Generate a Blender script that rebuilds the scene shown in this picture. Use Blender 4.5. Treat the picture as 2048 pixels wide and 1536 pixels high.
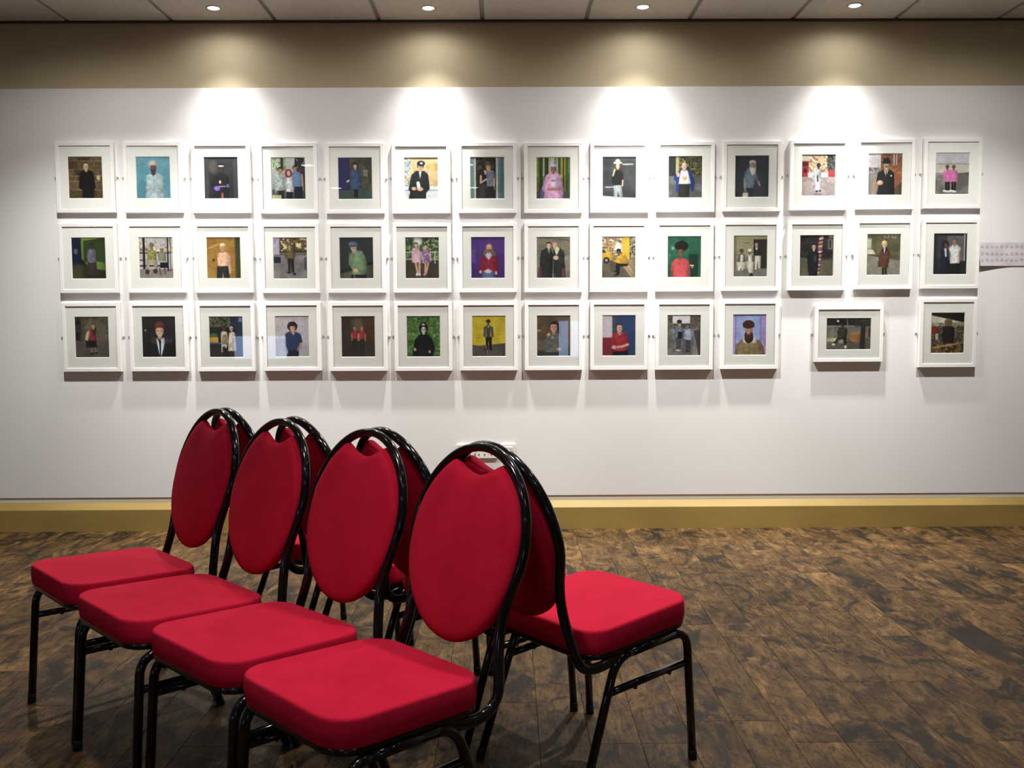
import bpy, bmesh, math, random
import numpy as np
from mathutils import Vector, Matrix

# ---------------------------------------------------------------- scene, camera, world, exposure
for o in list(bpy.data.objects):
    bpy.data.objects.remove(o, do_unlink=True)
scene = bpy.context.scene
C = scene.collection

CAM_H, PITCH, ROLL, YAW, FPX = 1.2637, 0.0704, -0.0047, 0.0056, 1844.6
cam = bpy.data.cameras.new('camera')
cam.sensor_fit = 'HORIZONTAL'
cam.sensor_width = 36.0
cam.lens = FPX / 2048 * 36.0
cam.clip_start = 0.05
cam_o = bpy.data.objects.new('camera', cam)
C.objects.link(cam_o)
fw = Vector((math.sin(YAW) * math.cos(PITCH), math.cos(YAW) * math.cos(PITCH), -math.sin(PITCH)))
r0 = Vector((math.cos(YAW), -math.sin(YAW), 0))
u0 = r0.cross(fw)
rr = r0 * math.cos(ROLL) + u0 * math.sin(ROLL)
uu = -r0 * math.sin(ROLL) + u0 * math.cos(ROLL)
m = Matrix((rr, uu, -fw)).transposed().to_4x4()
m.translation = Vector((0, 0, CAM_H))
cam_o.matrix_world = m
scene.camera = cam_o

world = bpy.data.worlds.new('world')
scene.world = world
world.use_nodes = True
world.node_tree.nodes['Background'].inputs[0].default_value = (0.5, 0.48, 0.45, 1)
world.node_tree.nodes['Background'].inputs[1].default_value = 0.05

vs = scene.view_settings
vs.view_transform = 'Standard'
vs.look = 'None'
vs.exposure = 0.09
vs.gamma = 1.0
vs.use_curve_mapping = False

# light levels (watts) used by the lamp builders further down
WASH_CORE, WASH_BEAM, WASH_SPILL, WASH_WIDE = 300.0, 54.0, 3.5, 3.5
NEAR_LAMP = [225.0, 125.0, 285.0, 205.0]                 # left to right
ROOM_LAMP = [[4.0, 135.0, 9.0], [4.0, 125.0, 4.0], [9.0, 22.0, 12.0], [6.0, 8.0, 6.0]]      # rows from the chairs backwards, left to right

# ---------------------------------------------------------------- helpers
def lin(c):
    out = []
    for v in c:
        v = v / 255.0
        out.append(v / 12.92 if v <= 0.04045 else ((v + 0.055) / 1.055) ** 2.4)
    return tuple(out)

def tag(o, label=None, cat=None, group=None, kind=None):
    if label: o['label'] = label
    if cat: o['category'] = cat
    if group: o['group'] = group
    if kind: o['kind'] = kind
    return o

def empty(name, loc=(0, 0, 0), rz=0.0):
    o = bpy.data.objects.new(name, None)
    o.empty_display_size = 0.1
    C.objects.link(o)
    o.location = loc
    o.rotation_euler = (0, 0, rz)
    return o

def obj(name, me, mats=None, parent=None, smooth=False):
    if isinstance(me, bmesh.types.BMesh):
        bm = me
        bmesh.ops.recalc_face_normals(bm, faces=bm.faces[:])
        me = bpy.data.meshes.new(name)
        if smooth:
            for f in bm.faces: f.smooth = True
        bm.to_mesh(me)
        bm.free()
        if mats is not None:
            for mt in (mats if isinstance(mats, (list, tuple)) else [mats]):
                me.materials.append(mt)
    o = bpy.data.objects.new(name, me)
    C.objects.link(o)
    if parent: o.parent = parent
    return o

def copy_tree(o, parent=None):
    c = o.copy()
    C.objects.link(c)
    c.parent = parent
    for ch in list(o.children):
        copy_tree(ch, c)
    return c

def add_box(bm, x0, x1, y0, y1, z0, z1, mi=0):
    v = [bm.verts.new(p) for p in ((x0, y0, z0), (x1, y0, z0), (x1, y1, z0), (x0, y1, z0),
                                   (x0, y0, z1), (x1, y0, z1), (x1, y1, z1), (x0, y1, z1))]
    for f in ((0, 1, 2, 3), (4, 5, 6, 7), (0, 1, 5, 4), (1, 2, 6, 5), (2, 3, 7, 6), (3, 0, 4, 7)):
        bm.faces.new([v[i] for i in f]).material_index = mi

def box(x0, x1, y0, y1, z0, z1, bevel=0.0, seg=2):
    bm = bmesh.new()
    add_box(bm, x0, x1, y0, y1, z0, z1)
    if bevel:
        bmesh.ops.bevel(bm, geom=bm.edges[:], offset=bevel, segments=seg, affect='EDGES')
    return bm

def rings_mesh(bm, rings, cap0=True, cap1=True):
    """skin a list of equal-length closed vertex rings"""
    vr = [[bm.verts.new(p) for p in r] for r in rings]
    n = len(vr[0])
    for a, b in zip(vr[:-1], vr[1:]):
        for i in range(n):
            j = (i + 1) % n
            bm.faces.new((a[i], a[j], b[j], b[i]))
    if cap0: bm.faces.new(vr[0])
    if cap1: bm.faces.new(list(reversed(vr[-1])))
    return vr

def sweep(bm, pts, r1, r2, seg=12, side=Vector((0, 1, 0)), caps=True):
    """tube of elliptical section along pts; r1 along 'side' projected, r2 across"""
    pts = [Vector(p) for p in pts]
    rings = []
    n = len(pts)
    for i, p in enumerate(pts):
        t = (pts[min(i + 1, n - 1)] - pts[max(i - 1, 0)]).normalized()
        s = side[i] if isinstance(side, list) else side
        s = (s - t * s.dot(t)).normalized()
        q = t.cross(s)
        rings.append([p + s * (r1 * math.cos(a)) + q * (r2 * math.sin(a))
                      for a in (2 * math.pi * k / seg for k in range(seg))])
    rings_mesh(bm, rings, caps, caps)

def fillet(pts, rad, n=6):
    """polyline with rounded corners"""
    pts = [Vector(p) for p in pts]
    out = [pts[0]]
    for i in range(1, len(pts) - 1):
        a, b, c = pts[i - 1], pts[i], pts[i + 1]
        d1, d2 = (a - b), (c - b)
        l = min(rad, d1.length * .49, d2.length * .49)
        p, q = b + d1.normalized() * l, b + d2.normalized() * l
        for k in range(n + 1):
            t = k / n
            out.append(p * (1 - t) ** 2 + b * 2 * t * (1 - t) + q * t * t)
    out.append(pts[-1])
    return out

def catmull(pts, n=6):
    pts = [Vector(p) for p in pts]
    ext = [pts[0] * 2 - pts[1]] + pts + [pts[-1] * 2 - pts[-2]]
    out = []
    for i in range(1, len(ext) - 2):
        p0, p1, p2, p3 = ext[i - 1:i + 3]
        for k in range(n):
            t = k / n
            out.append(0.5 * ((2 * p1) + (p2 - p0) * t + (2 * p0 - 5 * p1 + 4 * p2 - p3) * t * t
                              + (3 * p1 - p0 - 3 * p2 + p3) * t ** 3))
    out.append(pts[-1])
    return out

def lathe(bm, prof, seg=32, axis='z'):
    rings = []
    for r, z in prof:
        rings.append([(r * math.cos(2 * math.pi * k / seg), r * math.sin(2 * math.pi * k / seg), z) for k in range(seg)])
    rings_mesh(bm, rings, True, True)

# ---------------------------------------------------------------- materials
def mat(name, col, rough=0.6, spec=0.5, metal=0.0, coat=0.0, sheen=0.0):
    mt = bpy.data.materials.new(name)
    mt.use_nodes = True
    b = mt.node_tree.nodes['Principled BSDF']
    b.inputs['Base Color'].default_value = (*col, 1)
    b.inputs['Roughness'].default_value = rough
    b.inputs['Specular IOR Level'].default_value = spec
    b.inputs['Metallic'].default_value = metal
    b.inputs['Coat Weight'].default_value = coat
    b.inputs['Sheen Weight'].default_value = sheen
    return mt

def nodes(mt):
    return mt.node_tree.nodes, mt.node_tree.links, mt.node_tree.nodes['Principled BSDF']

def mottle(mt, c1, c2, scale=3.0, bump=0.0, bscale=150.0, detail=4.0, dist=0.01, stretch=(1, 1, 1)):
    """two-tone noise colour and fine bump"""
    N, Lk, b = nodes(mt)
    tc = N.new('ShaderNodeTexCoord')
    mp = N.new('ShaderNodeMapping')
    mp.inputs['Scale'].default_value = stretch
    Lk.new(tc.outputs['Object'], mp.inputs['Vector'])
    n1 = N.new('ShaderNodeTexNoise')
    n1.inputs['Scale'].default_value = scale
    n1.inputs['Detail'].default_value = detail
    Lk.new(mp.outputs[0], n1.inputs['Vector'])
    cr = N.new('ShaderNodeValToRGB')
    cr.color_ramp.elements[0].position = .35
    cr.color_ramp.elements[1].position = .65
    cr.color_ramp.elements[0].color = (*c1, 1)
    cr.color_ramp.elements[1].color = (*c2, 1)
    Lk.new(n1.outputs['Fac'], cr.inputs[0])
    Lk.new(cr.outputs[0], b.inputs['Base Color'])
    if bump:
        n2 = N.new('ShaderNodeTexNoise')
        n2.inputs['Scale'].default_value = bscale
        n2.inputs['Detail'].default_value = 3
        Lk.new(tc.outputs['Object'], n2.inputs['Vector'])
        bp = N.new('ShaderNodeBump')
        bp.inputs['Strength'].default_value = bump
        bp.inputs['Distance'].default_value = dist
        Lk.new(n2.outputs['Fac'], bp.inputs['Height'])
        Lk.new(bp.outputs[0], b.inputs['Normal'])
    return mt

M = {}
M['panel'] = mottle(mat('white_panel_paint', (.8, .79, .775), .55), (.79, .775, .76), (.81, .80, .785), 1.5, .08, 220, dist=.002)
M['beige'] = mottle(mat('beige_wall_paint', (.47, .40, .26), .7), (.45, .385, .25), (.475, .405, .265), 2.0, .12, 200, dist=.002)
M['pale'] = mottle(mat('pale_wall_paint', (.78, .73, .62), .7), (.76, .71, .60), (.80, .75, .64), 2.0, .1, 200, dist=.002)
M['skirt'] = mottle(mat('mustard_gloss_paint', (.4, .28, .09), .4), (.30, .205, .06), (.35, .24, .072), 5.0, .1, 60, dist=.002, stretch=(.4, 1, 1))
M['tile'] = mottle(mat('ceiling_tile_face', (.46, .42, .36), .9), (.43, .395, .34), (.48, .44, .38), 25.0, .25, 260, dist=.002)
M['tbar'] = mat('ceiling_grid_metal', (.22, .20, .18), .5)
M['edge'] = mat('dark_edge_angle', (.07, .06, .05), .6)
M['sidewall'] = mottle(mat('cream_side_wall', (.45, .40, .32), .8), (.44, .39, .31), (.46, .41, .33), 2.0)
M['frame'] = mottle(mat('white_frame_lacquer', (.84, .82, .80), .4), (.83, .81, .79), (.86, .84, .82), 12.0, .04, 90, dist=.002)
M['mat'] = mottle(mat('ivory_mount_board', (.84, .83, .79), .9), (.83, .82, .775), (.85, .84, .80), 60.0, .08, 500, dist=.001)
M['plate'] = mat('white_mirror_plate', (.66, .64, .62), .35)
M['screw'] = mat('steel_screw', (.45, .45, .45), .3, metal=1.0)
M['plastic'] = mat('white_socket_plastic', (.80, .78, .74), .3)
M['plastic2'] = mat('cream_switch_plastic', (.66, .63, .53), .35)
M['dark'] = mat('dark_hole', (.01, .01, .01), .6)
M['chrome'] = mat('brushed_bezel', (.55, .53, .50), .35, metal=1.0)
M['paperback'] = mat('paper', (.66, .62, .64), .8)

# black gloss enamel on chair tubes
M['black'] = mottle(mat('black_gloss_enamel', (.004, .004, .0045), .13, .4, coat=.12), (.0035, .0035, .004), (.005, .005, .006), 40.0, .05, 60, dist=.002)
M['rubber'] = mat('black_rubber_foot', (.008, .008, .008), .7)

# red upholstery
fb = mat('red_upholstery', (.42, .010, .032), .9, .12, sheen=.06)
fb.node_tree.nodes['Principled BSDF'].inputs['Sheen Roughness'].default_value = .5
fb.node_tree.nodes['Principled BSDF'].inputs['Sheen Tint'].default_value = (.9, .12, .2, 1)
M['red'] = mottle(fb, (.46, .0062, .030), (.52, .0088, .038), 9.0, .35, 700, dist=.002)

# glass: clear pane with Fresnel reflection
g = bpy.data.materials.new('picture_glass')
g.use_nodes = True
N, Lk = g.node_tree.nodes, g.node_tree.links
N.clear()
go = N.new('ShaderNodeOutputMaterial')
mx = N.new('ShaderNodeMixShader')
fr = N.new('ShaderNodeFresnel'); fr.inputs['IOR'].default_value = 1.45
tr = N.new('ShaderNodeBsdfTransparent'); tr.inputs[0].default_value = (.985, .99, .985, 1)
gl = N.new('ShaderNodeBsdfGlossy'); gl.inputs['Roughness'].default_value = 0.0
ge = N.new('ShaderNodeNewGeometry'); io = N.new('ShaderNodeMix'); io.data_type = 'FLOAT'
io.inputs[2].default_value = 1.30; io.inputs[3].default_value = 1 / 1.30      # same reflectance on both faces of the pane
Lk.new(ge.outputs['Backfacing'], io.inputs[0]); Lk.new(io.outputs[0], fr.inputs['IOR'])
Lk.new(fr.outputs[0], mx.inputs[0]); Lk.new(tr.outputs[0], mx.inputs[1]); Lk.new(gl.outputs[0], mx.inputs[2])
Lk.new(mx.outputs[0], go.inputs[0])
M['glass'] = g

# photographic print: colours live on the mesh
pm = mat('photographic_print', (1, 1, 1), .45, .35)
N, Lk, b = nodes(pm)
at = N.new('ShaderNodeVertexColor'); at.layer_name = 'print'
Lk.new(at.outputs['Color'], b.inputs['Base Color'])
M['print'] = pm

def emit(name, col, s):
    mt = bpy.data.materials.new(name)
    mt.use_nodes = True
    n, l = mt.node_tree.nodes, mt.node_tree.links
    n.clear()
    e = n.new('ShaderNodeEmission'); e.inputs[0].default_value = (*col, 1); e.inputs[1].default_value = s
    o = n.new('ShaderNodeOutputMaterial'); l.new(e.outputs[0], o.inputs[0])
    return mt
M['lamp'] = emit('lamp_face', (1.0, .96, .92), 40.0)
M['lamp2'] = emit('lamp_face_room', (1.0, .94, .86), 22.0)
M['sky'] = emit('window_daylight', (.45, .62, 1.0), 10.0)

# floor planks: rustic brown with dark burl patches
fl = mat('rustic_wood_plank', (.2, .13, .07), .5, .10)
N, Lk, b = nodes(fl)
tc = N.new('ShaderNodeTexCoord'); oi = N.new('ShaderNodeObjectInfo')
off = N.new('ShaderNodeMath'); off.operation = 'MULTIPLY'; off.inputs[1].default_value = 60.0
Lk.new(oi.outputs['Random'], off.inputs[0])
cx = N.new('ShaderNodeCombineXYZ'); Lk.new(off.outputs[0], cx.inputs[0]); Lk.new(off.outputs[0], cx.inputs[2])
va = N.new('ShaderNodeVectorMath'); va.operation = 'ADD'
Lk.new(tc.outputs['Object'], va.inputs[0]); Lk.new(cx.outputs[0], va.inputs[1])
def noise(scale, detail, dist, st, rough=.6):
    mp = N.new('ShaderNodeMapping'); mp.inputs['Scale'].default_value = st
    Lk.new(va.outputs[0], mp.inputs['Vector'])
    n = N.new('ShaderNodeTexNoise'); n.inputs['Scale'].default_value = scale; n.inputs['Detail'].default_value = detail
    n.inputs['Distortion'].default_value = dist; n.inputs['Roughness'].default_value = rough
    Lk.new(mp.outputs[0], n.inputs['Vector'])
    return n.outputs['Fac']
def ramp(fac, stops):
    r = N.new('ShaderNodeValToRGB')
    el = r.color_ramp.elements
    while len(el) < len(stops): el.new(.5)
    for e, (p, c) in zip(el, stops): e.position = p; e.color = (*c, 1)
    Lk.new(fac, r.inputs[0])
    return r.outputs[0]
def mixc(kind, fac, a, bb):
    x = N.new('ShaderNodeMix'); x.data_type = 'RGBA'; x.blend_type = kind
    if isinstance(fac, float): x.inputs[0].default_value = fac
    else: Lk.new(fac, x.inputs[0])
    Lk.new(a, x.inputs[6])
    if isinstance(bb, tuple): x.inputs[7].default_value = (*bb, 1)
    else: Lk.new(bb, x.inputs[7])
    return x.outputs[2]
base = ramp(noise(9, 9, 1.4, (1, .5, 1), .68), [(.28, (.045, .029, .016)), (.42, (.12, .072, .034)), (.54, (.215, .132, .060)), (.68, (.37, .24, .115))])
grain = ramp(noise(30, 7, 2.6, (1, .14, 1), .75), [(.38, (.36, .34, .32)), (.53, (1, 1, 1))])
col = mixc('MULTIPLY', .8, base, grain)
patch = ramp(noise(6.0, 6, .7, (1, .55, 1), .7), [(.52, (0, 0, 0)), (.60, (.88, .88, .88))])
col = mixc('MIX', patch, col, (.026, .023, .021))
fleck = ramp(noise(60, 5, 1.2, (1, .45, 1), .65), [(.36, (.22, .20, .18)), (.44, (1, 1, 1))])
col = mixc('MULTIPLY', .75, col, fleck)
# short staves within a plank change tone at straight cuts
sp = N.new('ShaderNodeSeparateXYZ'); Lk.new(va.outputs[0], sp.inputs[0])
sy = N.new('ShaderNodeMath'); sy.operation = 'MULTIPLY_ADD'; sy.inputs[1].default_value = 3.3; Lk.new(sp.outputs[1], sy.inputs[0]); Lk.new(off.outputs[0], sy.inputs[2])
fy = N.new('ShaderNodeMath'); fy.operation = 'FLOOR'; Lk.new(sy.outputs[0], fy.inputs[0])
wn = N.new('ShaderNodeTexWhiteNoise'); wn.noise_dimensions = '1D'; Lk.new(fy.outputs[0], wn.inputs['W'])
stave = ramp(wn.outputs['Value'], [(0, (.62, .60, .58)), (.5, (.95, .94, .92)), (1, (1.35, 1.28, 1.18))])
col = mixc('MULTIPLY', .5, col, stave)
tone = ramp(oi.outputs['Random'], [(0, (.36, .335, .29)), (.5, (.46, .425, .365)), (1, (.58, .53, .45))])
col = mixc('MULTIPLY', 1.0, col, tone)
Lk.new(col, b.inputs['Base Color'])
bp = N.new('ShaderNodeBump'); bp.inputs['Strength'].default_value = .25; bp.inputs['Distance'].default_value = .003
Lk.new(noise(40, 5, 1.5, (1, .2, 1)), bp.inputs['Height']); Lk.new(bp.outputs[0], b.inputs['Normal'])
M['floor'] = fl

# ---------------------------------------------------------------- room shell
XL, XR, YB, YF, ZC = -4.33, 4.27, -3.2, 5.509, 3.0
WP = 5.505                                    # face of the white display panel

floor = obj('floor', box(XL, XR, YB, YF, -.06, -.004), M['floor'])
tag(floor, 'dark rustic brown wood plank floor', kind='structure')
rng = random.Random(4)
PW, PL = .152, .914
full = {}
def plank_mesh(l):
    k = round(l, 3)
    if k not in full:
        bm = bmesh.new()
        w, g_, c_ = PW / 2 - .0004, .0003, .0009
        lo = [(-w, g_, -.004), (w, g_, -.004), (w, l - g_, -.004), (-w, l - g_, -.004)]
        mi = [(x, y, -.0012) for x, y, z in lo]
        tp = [(-w + c_, g_ + c_, 0), (w - c_, g_ + c_, 0), (w - c_, l - g_ - c_, 0), (-w + c_, l - g_ - c_, 0)]
        rings_mesh(bm, [lo, mi, tp], False, True)
        bmesh.ops.recalc_face_normals(bm, faces=bm.faces[:])
        me = bpy.data.meshes.new('plank'); bm.to_mesh(me); bm.free(); me.materials.append(M['floor'])
        full[k] = me
    return full[k]
for i in range(-23, 24):
    x = .016 + i * PW
    y = 2.05 - rng.choice((0, .15, .3, .46, .61, .76))
    while y < YF - .03:
        l = min(PL, YF - .0265 - y)
        if y + l > 2.05:
            o = obj('plank', plank_mesh(l), parent=floor)
            o.location = (x, y, 0)
        y += PL

# far wall: beige above, paler strip showing below the display panel
bm = bmesh.new()
add_box(bm, XL, XR, YF, YF + .15, .4, ZC + .1, 0)
add_box(bm, XL, XR, YF, YF + .15, -.06, .4, 1)
tag(obj('wall_far', bm, [M['beige'], M['pale']]), 'beige painted wall above the white display panel', kind='structure')
tag(obj('trim_1', box(XL, XR, WP, YF, .201, 2.617, .0015, 1), M['panel']), 'long white display panel carrying the framed photographs', kind='structure')
bm = bmesh.new()
prof = [(YF, .172), (YF - .026, .1325), (YF - .027, .130), (YF - .027, 0), (YF, 0)]
rings_mesh(bm, [[(XL, y, z) for y, z in prof], [(XR, y, z) for y, z in prof]])
tag(obj('baseboard_far', bm, M['skirt']), 'mustard painted skirting board with chamfered top edge', kind='structure')
tag(obj('trim_2', box(XL, XR, YF - .018, YF, ZC - .013, ZC - .001), M['edge']), 'dark thin edge strip where wall meets ceiling', kind='structure')
for nm, a in (('wall_left', (XL - .15, XL, YB, YF, -.06, ZC + .1)), ('wall_right', (XR, XR + .15, YB, YF, -.06, ZC + .1)),
              ('wall_back', (XL, XR, YB - .15, YB, -.06, ZC + .1))):
    tag(obj(nm, box(*a), M['sidewall']), 'plain cream ' + nm.split('_')[1] + ' wall of the room', kind='structure')

# ceiling: slab, grid bars and tiles
ceil = obj('ceiling', box(XL, XR, YB, YF, ZC + .004, ZC + .1), M['tbar'])
tag(ceil, 'suspended ceiling of pale grey square tiles', kind='structure')
TX0, TY0 = -.13, 4.965
tile_me = {}
def tile_mesh(w, l):
    k = (round(w, 3), round(l, 3))
    if k not in tile_me:
        bm = box(-w / 2, w / 2, -l / 2, l / 2, 0, .012)
        es = [e for e in bm.edges if all(v.co.z < .001 for v in e.verts)]
        bmesh.ops.bevel(bm, geom=es, offset=.003, segments=1, affect='EDGES')
        me = bpy.data.meshes.new('tile'); bm.to_mesh(me); bm.free(); me.materials.append(M['tile'])
        tile_me[k] = me
    return tile_me[k]
rows_y = [(TY0, YF - .018)] + [(TY0 - .6 * (k + 1), TY0 - .6 * k) for k in range(14)]
for (ya, yb) in rows_y:
    ya = max(ya, YB)
    if yb - ya < .1: continue
    for i in range(-7, 7):
        xa, xb = TX0 + .6 * i, TX0 + .6 * (i + 1)
        xa, xb = max(xa, XL), min(xb, XR)
        if xb - xa < .1: continue
        o = obj('tile', tile_mesh(xb - xa - .024, yb - ya - .024), parent=ceil)
        o.location = ((xa + xb) / 2, (ya + yb) / 2, ZC - .006)

# daylight windows in the wall behind the viewer (seen mirrored in the picture glass)
for k, (xa, xb, za, zb) in enumerate(((-4.17, -3.37, .67, 1.02), (.80, 1.13, .68, 1.23))):
    w = empty('window_%d' % (k + 1), ((xa + xb) / 2, YB, za))
    tag(w, ('wide', 'narrow')[k] + ' daylit window in the wall behind the viewer', kind='structure')
    hw, hh = (xb - xa) / 2, zb - za
    bm = bmesh.new()
    for (a, b2, c2, d2) in ((-hw - .05, hw + .05, -.05, 0), (-hw - .05, hw + .05, hh, hh + .05), (-hw - .05, -hw, 0, hh), (hw, hw + .05, 0, hh), (-.02, .02, 0, hh)):
        add_box(bm, a, b2, 0, .04, c2, d2)
    obj('window_frame', bm, M['frame'], w)
    obj('pane', box(-hw, hw, .005, .012, 0, hh), M['sky'], w)

# ---------------------------------------------------------------- downlights
def downlight(x, y, r, label, group, lampmat, parts):
    e = empty('downlight', (x, y, ZC - .006))
    tag(e, label, 'downlight', group)
    bm = bmesh.new()
    prof = [(r * 1.0, .001), (r * 1.0, -.003), (r * 1.12, -.005), (r * 1.3, -.004), (r * 1.36, 0), (r * 1.36, .001)]
    rs = [[(rad * math.cos(2 * math.pi * k / 32), rad * math.sin(2 * math.pi * k / 32), z) for k in range(32)] for rad, z in prof]
    rings_mesh(bm, rs, False, False)
    obj('bezel', bm, M['chrome'], e, smooth=True)
    bm = bmesh.new()
    lathe(bm, [(r * .98, .001), (r * .98, -.001), (r * .8, -.004), (r * .4, -.006), (r * .1, -.0065)], 24)
    obj('lamp', bm, lampmat, e, smooth=True)
    for (nm, power, ang, blend, tilt, rad, colr) in parts:
        L_ = bpy.data.lights.new(nm, 'SPOT')
        L_.energy = power; L_.spot_size = math.radians(ang); L_.spot_blend = blend
        L_.shadow_soft_size = rad; L_.color = colr
        lo = bpy.data.objects.new(nm, L_)
        C.objects.link(lo); lo.parent = e
        lo.location = (0, 0, -.012 - rad * .2)
        lo.rotation_euler = (math.radians(tilt), 0, 0)
    return e
WARM = (1.0, .982, .945)
wl = ['leftmost downlight of the four lit ones along the ceiling by the picture wall',
      'second downlight from the left in the ceiling by the picture wall',
      'third downlight from the left in the ceiling by the picture wall',
      'rightmost downlight of the four lit ones along the ceiling by the picture wall']
for (x, y), lb in zip(((-1.617, 5.262), (-.426, 5.272), (.768, 5.264), (1.945, 5.250)), wl):
    downlight(x, y, .031, lb, 'wall washing downlights', M['lamp'],
              (('core', WASH_CORE, 52, 1.0, 2, .03, WARM), ('beam', WASH_BEAM, 86, 1.0, 1, .03, WARM), ('spill', WASH_SPILL, 122, 1.0, 4, .02, WARM), ('wide_spill', WASH_WIDE, 168, .5, 0, .02, WARM)))
for k, x in enumerate((-2.23, -1.03, .77, 2.57)):
    downlight(x, 4.665, .05, ('leftmost', 'second from left', 'third from left', 'rightmost')[k] + ' ceiling downlight of the row one tile out from the picture wall', 'second row of downlights', M['lamp2'],
              (('beam', NEAR_LAMP[k], 112, 1.0, 0, .03, WARM), ('spill', NEAR_LAMP[k] * .10, 168, .6, 0, .03, WARM)))
for j, y in enumerate((2.865, 1.665, .465, -1.335)):  # second row is added fill to brighten the chair backs, no known fitting there
    for k, x in enumerate((-1.03, .77, 2.57) if j == 0 else (-2.23, -.43, 1.37)):
        downlight(x, y, .07, ('left', 'middle', 'right')[k] + ' round ceiling downlight of the row ' + ('above the red chairs', 'added as fill between the red chairs and the viewer', 'just in front of the viewer', 'behind the viewer')[j], 'general room downlights', M['lamp2'],
                  (('beam', ROOM_LAMP[j][k], (104, 86, 130, 130)[j], 1.0, 0, .06, WARM),))

# ---------------------------------------------------------------- painted prints
class Cv:
    """small soft rasteriser; units are 320 x 390 (or given) print units"""
    def __init__(s, w=320, h=390, nx=72, ny=88, seed=1):
        s.w, s.h, s.nx, s.ny, s.ss, s.grain = w, h, nx, ny, 3, .16
        X, Y = nx * s.ss, ny * s.ss
        s.x, s.y = np.meshgrid((np.arange(X) + .5) * w / X, (np.arange(Y) + .5) * h / Y)
        s.im = np.zeros((Y, X, 3))
        s.r = np.random.RandomState(seed)
    def put(s, m, c, a=1.0):
        m = np.clip(m, 0, 1)[..., None] * a
        s.im = s.im * (1 - m) + np.array(c, float) * m if not isinstance(c, np.ndarray) or c.ndim == 1 else s.im * (1 - m) + c * m
        return s
    def bg(s, c1, c2=None):
        c2 = c2 or c1
        t = (s.y / s.h)[..., None]
        s.im = np.array(c1, float) * (1 - t) + np.array(c2, float) * t
        return s
    def E(s, cx, cy, rx, ry, c, a=1.0, soft=.08):
        d = np.sqrt(((s.x - cx) / rx) ** 2 + ((s.y - cy) / ry) ** 2)
        sh = 1.04 - .2 * np.clip(np.abs((s.x - cx) / rx + .2), 0, 1.2) ** 2
        return s.put((1 - d) / soft + .5, np.array(c, float) * sh[..., None], a)
    def R(s, x0, y0, x1, y1, c, a=1.0):
        return s.put(((s.x >= x0) & (s.x < x1) & (s.y >= y0) & (s.y < y1)).astype(float), c, a)
    def P(s, pts, c, a=1.0):
        ins = np.zeros(s.x.shape, bool)
        n = len(pts)
        for i in range(n):
            (xa, ya), (xb, yb) = pts[i], pts[(i + 1) % n]
            if ya == yb: continue
            cnd = ((ya > s.y) != (yb > s.y)) & (s.x < (xb - xa) * (s.y - ya) / (yb - ya) + xa)
            ins ^= cnd
        xs = [p[0] for p in pts]
        cx_, hw = (min(xs) + max(xs)) / 2, max((max(xs) - min(xs)) / 2, 1)
        sh = 1.05 - .26 * np.clip(np.abs((s.x - cx_) / hw + .18), 0, 1.2) ** 2      # rounded body shading in the picture
        return s.put(ins.astype(float), np.array(c, float) * sh[..., None], a)
    def S(s, pts, w, c, a=1.0):
        m = np.zeros(s.x.shape)
        for (xa, ya), (xb, yb) in zip(pts[:-1], pts[1:]):
            dx, dy = xb - xa, yb - ya
            t = np.clip(((s.x - xa) * dx + (s.y - ya) * dy) / (dx * dx + dy * dy + 1e-9), 0, 1)
            d = np.hypot(s.x - xa - t * dx, s.y - ya - t * dy)
            m = np.maximum(m, np.clip((w / 2 - d) / 2 + .5, 0, 1))
        return s.put(m, c, a)
    def nz(s, sc):
        gx, gy = int(s.w / sc) + 3, int(s.h / sc) + 3
        g = s.r.rand(gy, gx)
        fx, fy = s.x / sc, s.y / sc
        ix, iy = fx.astype(int), fy.astype(int)
        tx, ty = fx - ix, fy - iy
        tx, ty = tx * tx * (3 - 2 * tx), ty * ty * (3 - 2 * ty)
        return (g[iy, ix] * (1 - tx) + g[iy, ix + 1] * tx) * (1 - ty) + (g[iy + 1, ix] * (1 - tx) + g[iy + 1, ix + 1] * tx) * ty
    def N(s, x0, y0, x1, y1, cols, sc=24, a=1.0):
        v = .65 * s.nz(sc) + .35 * s.nz(sc / 2.3)
        v = np.clip((v - .25) / .5, 0, .999) * len(cols)
        im = np.array(cols, float)[v.astype(int)]
        m = ((s.x >= x0) & (s.x < x1) & (s.y >= y0) & (s.y < y1)).astype(float)
        return s.put(m, im, a)
    def face(s, x, y, r, skin, hair=None, hl=.55, beard=None):
        """head of half-width r centred x,y"""
        dk = tuple(v * .45 for v in skin)
        s.R(x - r * .45, y + r * .7, x + r * .45, y + r * 1.9, tuple(v * .85 for v in skin))
        if hair: s.E(x, y - r * .32, r * 1.12, r * 1.12, hair)
        s.E(x, y, r * .92, r * 1.28, skin)
        if hair: s.P([(x - r, y - r * hl), (x - r * .8, y - r * 1.1), (x, y - r * 1.42), (x + r * .8, y - r * 1.1), (x + r, y - r * hl), (x + r * .4, y - r * (hl + .18)), (x - r * .4, y - r * (hl + .18))], hair)
        if beard:
            s.E(x, y + r * .82, r * .78, r * .62, beard)
            s.E(x, y + r * .3, r * .5, r * .35, skin, .8)
        for q in (-.38, .38):
            s.E(x + q * r, y - r * .12, r * .2, r * .12, dk)
        s.E(x, y + r * .25, r * .12, r * .2, tuple(v * .8 for v in skin))
        s.E(x, y + r * .62, r * .32, r * .1, (150 * skin[0] / 255, 70, 70), .8)
        return s
    def folds(s, x0, y0, x1, y1, amt=.16, sc=30):
        """cloth shading printed in the photograph"""
        v = (s.nz(sc) - .5) * 2 * amt
        m = ((s.x >= x0) & (s.x < x1) & (s.y >= y0) & (s.y < y1))
        s.im = np.where(m[..., None], s.im * (1 + v[..., None]), s.im)
        return s
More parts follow.
